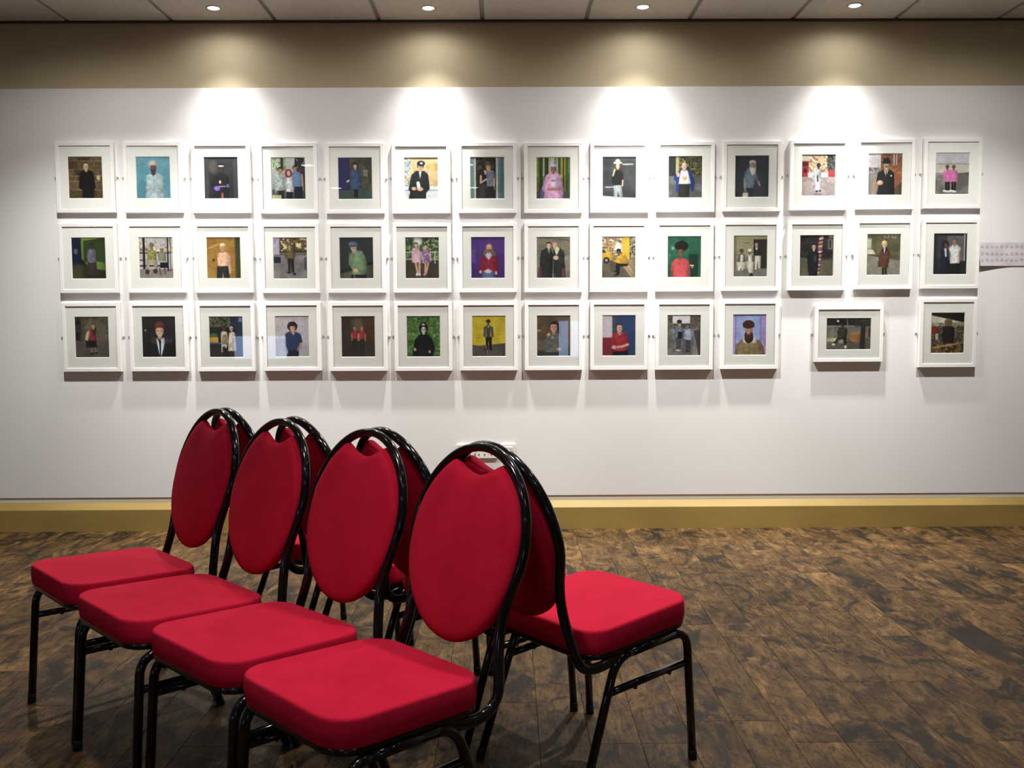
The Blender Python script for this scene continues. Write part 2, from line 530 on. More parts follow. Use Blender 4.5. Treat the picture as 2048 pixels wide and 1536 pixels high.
    def done(s, gain=1.0):
        v = s.nz(60) * .12 + .94
        q = s.im
        for ax in (0, 1, 0, 1):
            q = (np.roll(q, 1, ax) + 2 * q + np.roll(q, -1, ax)) / 4          # lens softness
        s.im = q * (1 + (s.nz(7) - .5)[..., None] * s.grain)
        g_ = s.im.mean(-1, keepdims=True)
        im = np.clip((g_ + (s.im - g_) * .8) * v[..., None], 0, 255) / 255.0
        im = np.where(im <= .04045, im / 12.92, ((im + .055) / 1.055) ** 2.4)
        k = s.ss
        im = im.reshape(s.ny, k, s.nx, k, 3).mean((1, 3))
        return np.clip(im * gain, 0, .86)

BLK = (22, 22, 24)
def p_r1():
    L_ = []
    c = Cv(seed=11).bg((105, 82, 48), (80, 62, 40))
    for j, (y0, y1) in enumerate(((0, 36), (40, 118), (124, 178), (184, 226), (230, 306), (312, 390))):
        xs = [-20] + sorted(c.r.randint(20, 300, 2 + j % 2)) + [340]
        for a, b_ in zip(xs[:-1], xs[1:]):
            k = .7 + .5 * c.r.rand()
            c.R(a, y0, b_ - 7, y1, (95 * k, 76 * k, 48 * k))
        c.R(0, y1, 320, y1 + 5, (165, 138, 88), .8)
    c.E(282, 195, 18, 26, (200, 180, 120), .8)
    c.folds(0, 0, 320, 390, .22, 16)
    c.P([(110, 146), (146, 122), (196, 122), (234, 146), (254, 290), (236, 306), (236, 390), (128, 390), (128, 310), (96, 286)], BLK)
    c.face(168, 90, 27, (210, 178, 138), (60, 45, 32), .8); L_.append(c)
    c = Cv(seed=12).bg((98, 168, 186), (70, 140, 164))
    c.P([(100, 172), (142, 152), (206, 152), (250, 176), (266, 380), (250, 390), (104, 390), (84, 380)], (168, 192, 198)).folds(80, 150, 270, 390, .14, 22)
    c.E(160, 72, 42, 40, (196, 184, 178)).face(163, 100, 32, (120, 84, 66), (196, 184, 178), .5, (60, 50, 48))
    c.P([(132, 152), (163, 178), (194, 150), (180, 148), (150, 148)], (60, 50, 50))
    for q in ((112, 212, 156, 216), (172, 212, 226, 216), (110, 300, 160, 304), (176, 300, 232, 304), (163, 180, 166, 390)): c.R(*q, (120, 148, 156))
    L_.append(c)
    c = Cv(seed=13).bg((48, 48, 54), (36, 36, 40)).E(88, 90, 52, 60, (84, 82, 70), .8, .6).R(0, 0, 46, 390, (60, 60, 66)).R(276, 0, 320, 390, (56, 56, 62))
    c.P([(60, 250), (96, 176), (140, 150), (186, 150), (226, 180), (240, 280), (220, 390), (100, 390)], (27, 27, 33)).face(160, 106, 25, (62, 48, 42), (24, 22, 24))
    c.E(162, 78, 36, 17, (24, 24, 28)).E(162, 84, 30, 7, (200, 200, 205)).E(150, 232, 9, 15, (210, 205, 200))
    c.E(120, 292, 30, 22, (112, 82, 196)).E(222, 268, 13, 17, (104, 76, 186)).S([(140, 276), (200, 272)], 8, (190, 150, 110)).R(158, 335, 178, 390, (176, 66, 62)); L_.append(c)
    c = Cv(seed=14).bg((205, 212, 205), (120, 122, 118)).N(0, 0, 140, 120, [(120, 150, 95), (210, 220, 205), (160, 180, 140)], 26).R(88, 0, 114, 120, (60, 60, 66))
    c.N(220, 0, 320, 200, [(70, 40, 50), (120, 80, 80), (200, 200, 200), (50, 45, 55)], 30).R(256, 60, 320, 390, (62, 44, 52), .8).R(0, 300, 320, 390, (70, 70, 72), .8)
    c.P([(30, 180), (60, 152), (112, 152), (122, 200), (118, 310), (52, 310), (36, 340)], (166, 182, 178)).R(62, 308, 118, 390, (34, 34, 42))
    c.face(84, 122, 24, (190, 140, 110), (30, 26, 26)).P([(136, 190), (186, 186), (210, 320), (134, 322)], (205, 208, 212)).folds(30, 150, 210, 320, .2, 14)
    c.R(140, 320, 200, 390, (30, 30, 36)).E(160, 148, 34, 40, (150, 40, 50)).E(164, 148, 17, 24, (225, 175, 155))
    c.P([(194, 140), (226, 126), (272, 140), (290, 280), (204, 280)], (98, 136, 182)).S([(286, 160), (294, 300)], 16, (190, 140, 112)).R(214, 272, 292, 390, (30, 34, 52))
    c.face(222, 104, 22, (185, 140, 112), (40, 30, 30)); c.R(6, 350, 90, 390, (190, 180, 140)); L_.append(c)
    c = Cv(seed=15).bg((82, 82, 66), (62, 62, 54)).N(100, 0, 320, 310, [(86, 84, 66), (70, 70, 58), (62, 62, 54)], 30).R(0, 0, 104, 310, (46, 42, 100)).R(96, 0, 106, 310, (36, 34, 66)).R(0, 308, 320, 390, (62, 82, 82))
    c.R(240, 118, 276, 172, (150, 150, 135)).R(246, 126, 270, 164, (110, 110, 98))
    c.R(148, 282, 164, 370, BLK).R(168, 282, 184, 372, BLK)
    c.P([(130, 118), (162, 104), (204, 120), (216, 230), (206, 292), (124, 292), (112, 220), (104, 214)], (54, 84, 126)).folds(100, 100, 220, 292, .16, 18)
    c.E(162, 76, 25, 34, (28, 22, 24)).face(162, 80, 19, (212, 180, 164), (28, 22, 24), .6).P([(76, 222), (104, 204), (110, 214), (84, 232)], (225, 225, 225)); L_.append(c)
    c = Cv(seed=16).bg((205, 178, 122), (190, 170, 130)).N(0, 0, 70, 300, [(110, 150, 190), (230, 230, 220), (150, 140, 120), (220, 200, 160)], 26).R(62, 0, 84, 300, (220, 190, 120)).R(120, 0, 320, 50, (206, 180, 124)).E(270, 90, 60, 40, (196, 160, 96)).R(200, 130, 320, 262, (200, 172, 120))
    c.R(0, 268, 320, 390, (205, 212, 214)).R(0, 300, 320, 312, (150, 158, 160))
    c.P([(70, 160), (116, 124), (190, 126), (226, 160), (240, 290), (206, 330), (206, 390), (40, 390), (56, 320), (40, 300)], (32, 36, 42)).folds(40, 120, 240, 390, .18, 20)
    c.face(154, 92, 27, (202, 150, 116), (34, 30, 30)).E(160, 56, 38, 26, (26, 30, 40)).E(164, 54, 16, 9, (200, 205, 210)).P([(138, 130), (150, 200), (166, 130)], (170, 190, 190))
    c.P([(116, 226), (142, 224), (156, 278), (122, 290)], (232, 228, 220)).E(92, 290, 24, 16, (210, 165, 130)).E(150, 294, 30, 18, (214, 168, 134)); L_.append(c)
    c = Cv(seed=17).bg((112, 146, 148), (92, 124, 128)).R(36, 0, 52, 390, (190, 200, 190)).R(52, 6, 240, 390, (44, 42, 40)).N(60, 14, 230, 120, [(60, 56, 50), (40, 38, 36), (96, 78, 56)], 30).R(240, 0, 258, 390, (200, 208, 200)).R(280, 0, 320, 390, (84, 118, 124))
    c.P([(150, 140), (176, 118), (216, 124), (236, 170), (232, 200), (212, 276), (152, 276)], (118, 132, 152)).folds(150, 120, 236, 276, .14, 18).S([(224, 200), (220, 300)], 17, (206, 160, 132)).R(154, 272, 222, 390, (46, 46, 46))
    c.face(170, 96, 23, (214, 164, 132), (96, 70, 50)).E(168, 66, 38, 12, (110, 84, 60)).E(168, 56, 22, 17, (110, 84, 60))
    c.P([(96, 170), (128, 154), (150, 170), (152, 260), (96, 260)], (40, 32, 36)).S([(100, 176), (96, 240), (150, 206)], 16, (222, 176, 150)).P([(82, 256), (152, 250), (156, 388), (80, 388)], (60, 58, 58)).E(138, 136, 22, 30, (46, 32, 30)).face(142, 134, 16, (224, 182, 160), (46, 32, 30)); L_.append(c)
    c = Cv(seed=18).bg((60, 80, 40), (50, 70, 40)); xx = 0
    while xx < 320:
        w_ = 10 + c.r.randint(14); k = [(120, 150, 50), (190, 200, 90), (60, 90, 40), (170, 160, 40), (40, 60, 34), (200, 210, 170), (90, 130, 60)][c.r.randint(7)]
        c.R(xx, 0, xx + w_, 326, k); c.R(xx, c.r.randint(60, 260), xx + w_, 326, tuple(v * .75 for v in k)); c.R(xx + w_ - 2, 0, xx + w_, 326, (34, 44, 26)); xx += w_
    c.R(0, 324, 320, 390, (70, 72, 62)).P([(40, 300), (60, 300), (90, 388), (40, 388)], (92, 76, 150))
    c.P([(92, 170), (130, 140), (196, 140), (232, 170), (258, 300), (250, 390), (66, 390), (80, 330), (52, 300)], (216, 154, 204)).folds(50, 140, 260, 390, .14, 24).P([(140, 160), (160, 210), (190, 160), (192, 272), (136, 272)], (224, 204, 226)).E(160, 218, 22, 10, (130, 130, 150))
    c.E(160, 78, 38, 36, (205, 190, 222)).E(176, 50, 16, 16, (130, 120, 190)).face(162, 104, 28, (150, 108, 92), (205, 190, 222), .4).E(136, 300, 34, 15, (178, 120, 100)).E(196, 298, 34, 15, (178, 120, 100)); L_.append(c)
    c = Cv(seed=19).bg((60, 64, 66), (48, 52, 54)).N(0, 0, 320, 366, [(62, 66, 68), (54, 58, 60), (48, 52, 54)], 60).P([(0, 362), (140, 376), (320, 384), (320, 390), (0, 390)], (190, 192, 190))
    c.P([(104, 262), (178, 262), (196, 388), (168, 388), (148, 320), (140, 388), (114, 388)], (150, 158, 162)).P([(90, 150), (120, 122), (170, 122), (196, 160), (200, 262), (108, 268), (84, 236)], (24, 25, 27))
    c.E(146, 86, 30, 40, (88, 64, 48)).face(146, 84, 18, (224, 188, 160), (88, 64, 48)).S([(100, 176), (118, 120)], 14, (214, 172, 146)).S([(192, 220), (190, 270)], 12, (214, 172, 146)).E(146, 56, 42, 12, (220, 205, 172)).E(146, 42, 22, 20, (224, 210, 180)); L_.append(c)
    c = Cv(seed=20).bg((70, 68, 52), (96, 98, 96)).N(70, 0, 320, 190, [(90, 84, 50), (40, 42, 34), (150, 138, 80), (60, 64, 44)], 30).R(0, 0, 70, 190, (46, 48, 56)).R(70, 0, 100, 190, (190, 178, 110)).N(0, 186, 320, 390, [(110, 114, 112), (92, 96, 94), (84, 86, 84)], 60)
    c.P([(94, 140), (122, 124), (184, 124), (218, 140), (246, 250), (236, 330), (210, 330), (204, 210), (110, 210), (98, 340), (70, 338), (74, 230), (50, 220), (54, 190)], (34, 60, 144)).P([(100, 262), (206, 262), (196, 388), (92, 388)], (44, 44, 42))
    c.P([(118, 134), (150, 126), (180, 134), (212, 256), (96, 258)], (226, 228, 232)).P([(140, 170), (148, 200), (160, 200), (168, 170), (172, 214), (150, 228), (132, 206)], (222, 160, 66)).R(128, 226, 180, 231, (222, 170, 90))
    c.face(148, 92, 27, (228, 186, 160), None).E(92, 172, 16, 22, (220, 170, 146)); L_.append(c)
    c = Cv(seed=21).bg((58, 64, 74), (56, 60, 68)).R(0, 0, 42, 390, (46, 50, 58)).R(22, 60, 34, 330, (60, 66, 76)).E(220, 300, 120, 120, (72, 76, 84), .6, .8)
    c.P([(100, 140), (130, 116), (186, 120), (210, 200), (232, 262), (222, 280), (190, 220), (176, 306), (108, 306), (80, 270), (80, 200)], (108, 128, 144)).folds(80, 110, 236, 306, .14, 20).R(112, 300, 170, 390, (56, 60, 66))
    c.S([(92, 220), (92, 300)], 14, (178, 150, 140)).S([(222, 240), (234, 280)], 12, (178, 150, 140)).face(166, 86, 26, (180, 150, 132), (214, 210, 196)).E(166, 62, 34, 20, (212, 208, 194)).P([(134, 90), (150, 112), (184, 112), (200, 90), (196, 160), (160, 184), (138, 140)], (206, 204, 190)).face(168, 82, 17, (176, 146, 128), None)
    c.P([(74, 350), (126, 346), (130, 390), (72, 390)], (212, 208, 176)).S([(86, 350), (96, 306), (112, 348)], 4, (200, 196, 168)); L_.append(c)
    c = Cv(seed=22).bg((206, 190, 160), (168, 150, 150)).N(0, 0, 320, 180, [(200, 176, 120), (176, 130, 96), (220, 206, 190), (150, 110, 80)], 30).R(0, 0, 80, 60, (196, 188, 160)).N(240, 0, 320, 150, [(60, 64, 60), (110, 110, 100), (40, 44, 40)], 26).R(0, 60, 66, 210, (176, 40, 52)).R(4, 70, 60, 110, (80, 30, 36)).R(20, 130, 50, 170, (60, 30, 34)).R(250, 150, 320, 210, (190, 52, 56))
    c.R(60, 170, 250, 236, (216, 198, 206)).N(0, 214, 320, 390, [(176, 158, 156), (164, 148, 146), (186, 168, 166)], 70)
    c.P([(124, 130), (150, 120), (182, 136), (184, 240), (100, 232)], (178, 190, 190)).P([(130, 230), (190, 230), (186, 336), (126, 336)], (210, 200, 220)).folds(100, 120, 190, 336, .12, 14).S([(150, 200), (154, 250)], 14, (60, 46, 46)).face(160, 104, 17, (62, 48, 42), (30, 26, 26)).E(146, 344, 12, 9, (40, 36, 40)).E(176, 340, 10, 9, (40, 36, 40)).E(150, 372, 36, 10, (140, 122, 120)); L_.append(c)
    c = Cv(seed=23).bg((214, 208, 212), (150, 138, 134)).R(116, 0, 320, 390, (148, 88, 58)).N(116, 0, 320, 140, [(150, 92, 64), (120, 66, 46), (166, 104, 70)], 22).R(232, 0, 270, 110, (196, 178, 168)).R(246, 0, 258, 110, (120, 80, 66)).N(210, 120, 320, 340, [(168, 98, 56), (150, 84, 48), (180, 110, 66)], 26)
    c.N(0, 130, 116, 170, [(90, 86, 84), (150, 146, 146)], 18).P([(0, 180), (100, 170), (40, 390), (0, 390)], (136, 128, 132)).P([(60, 200), (96, 180), (80, 390), (20, 390)], (168, 140, 110)).P([(250, 320), (320, 260), (320, 390), (220, 390)], (92, 78, 50))
    c.P([(90, 180), (140, 150), (200, 150), (244, 180), (250, 390), (80, 390), (96, 300), (76, 260)], (36, 38, 38)).P([(146, 150), (166, 220), (190, 150)], (226, 224, 216)).P([(162, 160), (174, 160), (172, 214), (164, 214)], BLK).E(216, 208, 9, 8, (220, 220, 214)).E(112, 272, 30, 22, (222, 178, 152))
    c.face(168, 112, 28, (216, 170, 142), (90, 70, 50)).E(170, 122, 22, 5, (90, 60, 44)).E(168, 82, 46, 15, (38, 40, 42)).E(170, 66, 32, 27, (38, 40, 42)); L_.append(c)
    c = Cv(seed=24).bg((196, 192, 204), (206, 200, 200)).R(0, 100, 320, 200, (204, 194, 182)).R(0, 98, 320, 110, (164, 158, 152)).R(0, 188, 320, 200, (140, 128, 104)).P([(220, 190), (320, 180), (320, 230), (220, 204)], (110, 98, 76)).N(0, 204, 320, 390, [(140, 132, 124), (122, 116, 112), (104, 100, 98)], 70)
    for x_ in (112, 172):
        c.S([(x_ - 8, 270), (x_ - 6, 350)], 20, (30, 28, 32)).S([(x_ + 16, 270), (x_ + 16, 350)], 20, (30, 28, 32)).E(x_ - 18, 356, 22, 9, (232, 228, 226)).E(x_ + 10, 362, 22, 9, (232, 228, 226))
        c.P([(x_ - 34, 170), (x_ - 10, 158), (x_ + 22, 160), (x_ + 44, 200), (x_ + 36, 270), (x_ - 28, 272), (x_ - 40, 220)], (214, 104, 168)).folds(x_ - 40, 158, x_ + 44, 272, .14, 16).face(x_, 134, 16, (120, 86, 72), (110, 84, 66))
    L_.append(c)
    return L_

def p_r2():
    L_ = []
    c = Cv(seed=31).bg((40, 52, 32), (52, 54, 34)).R(0, 0, 92, 250, (26, 28, 60)).E(40, 130, 20, 26, (110, 116, 140), .7).R(70, 180, 120, 250, (22, 24, 34)).P([(90, 0), (320, 0), (118, 30), (150, 260), (92, 200)], (116, 146, 46)).R(112, 30, 320, 232, (48, 70, 32))
    for k in range(10): c.R(112, 30 + k * 20, 320, 33 + k * 20, (40, 60, 28), .7)
    c.P([(210, 220), (320, 240), (320, 310), (200, 290)], (100, 130, 44)).P([(0, 300), (320, 320), (320, 390), (0, 390)], (50, 46, 34)).E(60, 340, 60, 80, (70, 68, 40)).P([(152, 230), (230, 230), (236, 360), (210, 360), (192, 270), (180, 360), (152, 360)], (56, 52, 54))
    c.P([(150, 116), (176, 104), (212, 108), (232, 130), (228, 236), (152, 236), (142, 180)], (108, 98, 122)).folds(140, 100, 234, 240, .16, 18).face(192, 76, 19, (66, 52, 46), (32, 30, 30)).E(160, 362, 26, 8, (34, 28, 28)).E(230, 366, 24, 8, (34, 28, 28)); L_.append(c)
    c = Cv(seed=32).bg((196, 188, 184), (150, 138, 130)).N(0, 0, 320, 90, [(206, 200, 196), (150, 146, 146), (220, 210, 196), (176, 170, 168)], 30).N(0, 90, 320, 150, [(206, 180, 130), (120, 110, 100), (226, 214, 190)], 24).R(0, 150, 320, 300, (196, 186, 184)).N(0, 300, 320, 390, [(150, 136, 130), (136, 124, 118)], 50)
    for q in ((36, 0, 58, 300), (264, 0, 278, 320), (292, 0, 300, 320), (0, 140, 290, 152), (0, 210, 60, 220), (0, 262, 270, 276)): c.R(*q, (34, 30, 36))
    c.P([(78, 130), (120, 108), (160, 130), (166, 214), (74, 214)], (148, 146, 70)).folds(70, 108, 170, 214, .2, 14).P([(70, 216), (170, 216), (176, 300), (150, 300), (130, 250), (96, 256), (86, 310), (60, 310)], (176, 160, 140)).E(74, 326, 20, 26, (60, 50, 46)).E(150, 320, 20, 24, (60, 50, 46)).face(120, 78, 20, (140, 110, 88), (120, 108, 96))
    c.P([(176, 150), (214, 130), (250, 150), (256, 226), (180, 226)], (132, 138, 118)).R(196, 236, 268, 290, (28, 26, 32)).face(214, 116, 19, (140, 110, 92), (190, 180, 166)).S([(190, 290), (200, 350)], 12, (90, 70, 64)).S([(236, 290), (244, 350)], 12, (90, 70, 64)); L_.append(c)
    c = Cv(seed=33).bg((176, 124, 46), (160, 112, 44)).N(0, 0, 270, 390, [(180, 130, 50), (168, 118, 44), (156, 106, 40)], 60).P([(0, 100), (130, 50), (150, 60), (0, 120)], (196, 148, 64)).R(262, 0, 320, 390, (62, 66, 34)).R(262, 0, 274, 390, (120, 90, 40)).E(64, 214, 12, 12, (60, 44, 24)).S([(210, 190), (214, 330)], 22, (216, 160, 118))
    c.P([(96, 272), (200, 266), (212, 390), (160, 390), (150, 330), (140, 390), (90, 390)], (42, 46, 50)).P([(100, 160), (130, 140), (186, 140), (222, 176), (226, 216), (204, 220), (200, 270), (104, 272)], (236, 184, 146)).folds(96, 140, 226, 270, .1, 22).E(152, 74, 26, 20, (236, 214, 150)).face(150, 102, 23, (206, 150, 112), (232, 208, 146), .7); L_.append(c)
    c = Cv(seed=34).bg((110, 100, 80), (120, 114, 112)).N(60, 0, 320, 140, [(70, 62, 40), (150, 124, 66), (50, 46, 36), (100, 84, 52), (226, 206, 150)], 20).R(0, 0, 60, 160, (176, 166, 190)).R(10, 20, 22, 60, (120, 110, 130)).R(60, 128, 320, 160, (50, 48, 46)).R(60, 146, 320, 152, (170, 166, 160)).N(0, 170, 320, 390, [(136, 130, 126), (124, 118, 116), (112, 108, 106)], 90).R(0, 182, 70, 240, (34, 38, 60)).S([(300, 190), (300, 300)], 10, (34, 36, 48)).S([(316, 180), (316, 310)], 8, (34, 36, 48))
    c.P([(132, 190), (194, 190), (196, 330), (170, 330), (164, 250), (160, 320), (140, 320)], (40, 38, 34)).P([(128, 128), (150, 112), (184, 114), (206, 150), (202, 196), (116, 196), (112, 160)], (104, 88, 52)).folds(110, 110, 206, 196, .2, 12).face(156, 94, 17, (196, 150, 110), (150, 120, 80)).E(146, 330, 20, 9, BLK).E(196, 342, 18, 10, BLK); L_.append(c)
    c = Cv(seed=35).bg((52, 56, 60), (50, 54, 56)).P([(0, 340), (320, 240), (320, 390), (0, 390)], (92, 92, 72)).P([(0, 310), (320, 226), (320, 250), (0, 345)], (42, 44, 46)).P([(110, 340), (250, 340), (252, 390), (106, 390)], (46, 42, 44)).E(130, 72, 44, 26, (74, 106, 132))
    c.P([(92, 150), (150, 124), (214, 128), (240, 180), (258, 250), (244, 350), (110, 350), (124, 310), (86, 250)], (116, 150, 106)).folds(86, 124, 260, 350, .14, 26).P([(128, 134), (150, 162), (178, 128), (160, 110), (140, 112)], (120, 146, 176)).face(134, 102, 26, (210, 158, 132), (200, 196, 190), .9).E(130, 64, 44, 24, (84, 116, 140)).E(122, 82, 36, 8, (52, 72, 90)).E(150, 312, 26, 18, (226, 178, 152)).S([(138, 320), (138, 390)], 4, (180, 180, 170)); L_.append(c)
    c = Cv(seed=36).bg((90, 110, 70), (70, 64, 50)).N(0, 0, 320, 230, [(50, 66, 40), (90, 116, 62), (150, 170, 120), (40, 52, 34), (70, 92, 50)], 30).E(120, 34, 44, 46, (222, 226, 224), .9, .6).N(0, 216, 320, 390, [(78, 72, 56), (70, 64, 50), (64, 58, 46)], 70)
    for q in ((0, 136, 300, 143), (0, 204, 300, 210), (276, 130, 284, 250)): c.R(*q, (206, 206, 196))
    c.S([(98, 240), (116, 340)], 20, (214, 160, 132)).S([(134, 240), (132, 340)], 20, (214, 160, 132)).P([(66, 110), (94, 96), (130, 100), (146, 140), (152, 236), (64, 238), (58, 160)], (216, 170, 186)).folds(60, 96, 152, 238, .14, 16).face(104, 72, 18, (222, 176, 150), (50, 38, 30))
    c.S([(190, 240), (188, 340)], 18, (214, 160, 132)).S([(218, 240), (196, 330)], 18, (214, 160, 132)).P([(160, 130), (184, 116), (216, 118), (232, 150), (240, 240), (156, 244), (164, 190)], (150, 110, 160)).N(160, 118, 240, 244, [(190, 150, 190), (96, 60, 110), (220, 200, 220)], 11, .0).face(192, 88, 17, (222, 176, 150), (50, 36, 34))
    for k in range(26):
        px, py = 166 + c.r.rand() * 66, 124 + c.r.rand() * 112
        c.E(px, py, 6, 6, [(92, 58, 110), (220, 196, 214), (120, 70, 130)][k % 3])
    c.S([(150, 150), (170, 210)], 12, (222, 176, 150)).S([(236, 150), (242, 220)], 12, (222, 176, 150)).E(110, 350, 12, 14, (236, 220, 216)).E(134, 350, 11, 14, (236, 220, 216)).E(182, 350, 14, 10, (214, 120, 170)).E(196, 336, 10, 10, (214, 120, 170)); L_.append(c)
    c = Cv(seed=37).bg((84, 48, 138), (66, 36, 116)).R(0, 110, 48, 250, (98, 60, 150)).R(46, 110, 50, 250, (60, 34, 100)).R(0, 246, 48, 250, (60, 34, 100))
    c.E(176, 160, 64, 48, (120, 96, 72)).folds(110, 110, 240, 210, .3, 9).P([(110, 316), (214, 316), (226, 390), (104, 390)], (84, 112, 156)).P([(98, 190), (140, 168), (210, 168), (250, 196), (262, 320), (230, 340), (216, 326), (120, 330), (92, 336), (78, 320)], (146, 30, 46)).folds(78, 168, 262, 340, .2, 20)
    c.P([(132, 172), (168, 216), (204, 170), (190, 150), (150, 150)], (186, 190, 214)).P([(120, 322), (160, 300), (204, 320), (176, 340), (146, 338)], (206, 200, 220)).face(172, 100, 29, (220, 172, 140), (146, 106, 62), .7, (130, 86, 48)).E(90, 328, 13, 16, (222, 172, 146)).E(236, 340, 13, 16, (222, 172, 146)); L_.append(c)
    c = Cv(seed=38).bg((140, 132, 108), (124, 116, 98)).N(0, 0, 320, 390, [(142, 134, 110), (130, 122, 100), (116, 110, 92)], 50).P([(60, 0), (320, 30), (320, 38), (60, 8)], (84, 80, 66)).R(0, 160, 320, 166, (110, 104, 88))
    c.P([(44, 130), (92, 104), (140, 112), (160, 160), (152, 388), (60, 388), (36, 300), (30, 250)], (40, 42, 42)).P([(160, 130), (180, 104), (226, 100), (262, 140), (280, 388), (164, 388)], (44, 46, 46)).folds(30, 100, 280, 388, .2, 22).P([(20, 290), (50, 280), (60, 384), (14, 384)], (92, 56, 66)).P([(240, 300), (272, 290), (276, 380), (244, 384)], (100, 60, 70))
    c.P([(104, 116), (120, 160), (138, 114)], (96, 130, 100)).P([(170, 112), (190, 176), (226, 108), (200, 96)], (206, 208, 172)).face(118, 78, 22, (222, 180, 156), (40, 32, 30)).face(178, 78, 22, (222, 176, 146), (190, 150, 90)).E(186, 196, 26, 20, (226, 182, 154)); L_.append(c)
    c = Cv(seed=39).bg((150, 130, 90), (104, 92, 76)).N(0, 0, 200, 170, [(160, 100, 50), (206, 150, 90), (96, 100, 60), (230, 226, 220), (120, 90, 50)], 26).E(160, 100, 40, 40, (232, 232, 230), .8, .5).R(192, 0, 262, 230, (222, 178, 40)).N(262, 0, 320, 240, [(50, 50, 44), (130, 120, 96), (190, 180, 150), (34, 34, 30)], 24).N(0, 230, 320, 390, [(110, 98, 82), (98, 88, 74), (86, 78, 66)], 50)
    c.P([(0, 110), (30, 116), (70, 150), (106, 170), (110, 220), (0, 236)], (216, 170, 40)).P([(2, 120), (24, 124), (46, 150), (4, 150)], (50, 54, 56)).E(44, 222, 30, 30, (30, 30, 30)).E(44, 222, 15, 15, (150, 150, 146))
    c.P([(200, 280), (320, 250), (320, 390), (280, 380)], (176, 152, 112)).P([(240, 220), (320, 200), (320, 290), (250, 262)], (160, 130, 90)).S([(250, 250), (316, 330)], 4, (90, 70, 46)).S([(222, 276), (300, 376)], 4, (96, 76, 50))
    c.P([(138, 240), (232, 244), (250, 276), (170, 282), (172, 352), (140, 352), (132, 280)], (28, 28, 32)).P([(158, 166), (200, 160), (236, 190), (246, 256), (160, 252), (120, 236), (106, 226), (140, 214)], (212, 156, 40)).folds(106, 160, 246, 256, .16, 16).face(160, 146, 19, (120, 84, 64), (32, 28, 30)).E(160, 126, 22, 13, (34, 30, 34)).E(140, 360, 26, 9, (26, 26, 28)).E(126, 328, 12, 8, (26, 26, 28)); L_.append(c)
    c = Cv(seed=40).bg((36, 100, 70), (28, 84, 58)).N(0, 0, 200, 260, [(36, 100, 70), (40, 108, 76), (32, 92, 64)], 50).E(52, 112, 18, 14, (170, 190, 178), .7, .8).S([(18, 160), (26, 200)], 6, (150, 176, 162), .6).R(200, 170, 296, 390, (24, 60, 46)).R(290, 0, 320, 390, (44, 92, 72)).R(214, 270, 250, 282, (206, 200, 180)).R(230, 280, 242, 300, (180, 160, 110))
    c.S([(46, 300), (44, 390)], 26, (112, 76, 60)).S([(204, 300), (206, 390)], 26, (112, 76, 60)).P([(44, 240), (92, 206), (152, 206), (200, 232), (216, 300), (196, 320), (194, 390), (56, 390), (54, 330), (30, 320)], (214, 74, 78)).folds(30, 206, 216, 390, .1, 26).P([(96, 206), (120, 230), (150, 206)], (176, 56, 62)).R(120, 228, 124, 300, (190, 60, 66))
    c.E(132, 92, 66, 50, (32, 28, 28)).folds(66, 40, 200, 150, .5, 8).face(122, 148, 30, (124, 84, 64), (32, 28, 28), .6); L_.append(c)
    c = Cv(seed=41).bg((158, 152, 112), (140, 134, 104)).R(0, 0, 26, 330, (120, 116, 86)).R(26, 34, 190, 38, (136, 130, 96)).R(190, 34, 320, 330, (52, 46, 42)).R(190, 34, 198, 330, (30, 28, 26)).N(0, 310, 320, 390, [(126, 122, 112), (116, 112, 104)], 50).E(124, 70, 22, 8, (120, 114, 84))
    c.P([(200, 180), (260, 180), (256, 310), (234, 310), (230, 230), (220, 320), (200, 320)], (214, 208, 190)).P([(186, 110), (210, 98), (240, 102), (264, 130), (260, 190), (190, 190)], (46, 48, 48)).E(218, 118, 10, 18, (210, 208, 200)).face(216, 82, 17, (196, 150, 124), (34, 30, 30))
    c.P([(30, 240), (110, 236), (116, 280), (92, 330), (76, 320), (80, 290), (60, 330), (40, 330)], (210, 202, 184)).P([(48, 180), (76, 164), (106, 180), (116, 246), (36, 248)], (96, 98, 84)).P([(66, 176), (92, 176), (92, 244), (62, 244)], (216, 212, 204)).face(76, 150, 17, (110, 84, 68), (36, 32, 30))
    c.P([(120, 190), (154, 172), (188, 188), (196, 262), (186, 352), (150, 352), (122, 262)], (206, 200, 184)).P([(120, 190), (136, 180), (142, 240), (118, 246)], (110, 106, 90)).P([(170, 180), (190, 190), (196, 250), (176, 244)], (110, 106, 90)).folds(30, 160, 200, 352, .14, 16).face(154, 156, 17, (150, 112, 88), None).E(154, 138, 20, 13, (230, 228, 216)).E(170, 370, 18, 14, (40, 38, 38)); L_.append(c)
    c = Cv(seed=42).bg((46, 44, 46), (92, 86, 66)).N(0, 0, 320, 220, [(44, 42, 46), (54, 50, 50), (36, 34, 38)], 40).R(270, 40, 306, 130, (150, 150, 140)).R(276, 46, 300, 124, (50, 52, 50)).R(274, 0, 310, 26, (130, 130, 120)).P([(0, 210), (120, 220), (320, 250), (320, 390), (0, 390)], (104, 98, 74)).N(0, 240, 320, 390, [(104, 98, 74), (90, 84, 64)], 40, .7)
    for k in range(22):
        y_ = k * 18; x_ = 205 - 40 * (y_ / 390.0)
        c.P([(x_ - 22, y_ + 10), (x_ + 22, y_), (x_ + 21, y_ + 18), (x_ - 23, y_ + 28)], [(176, 60, 56), (216, 200, 190), (60, 46, 110), (222, 130, 50), (120, 50, 80), (226, 170, 90), (90, 100, 180)][k % 7])
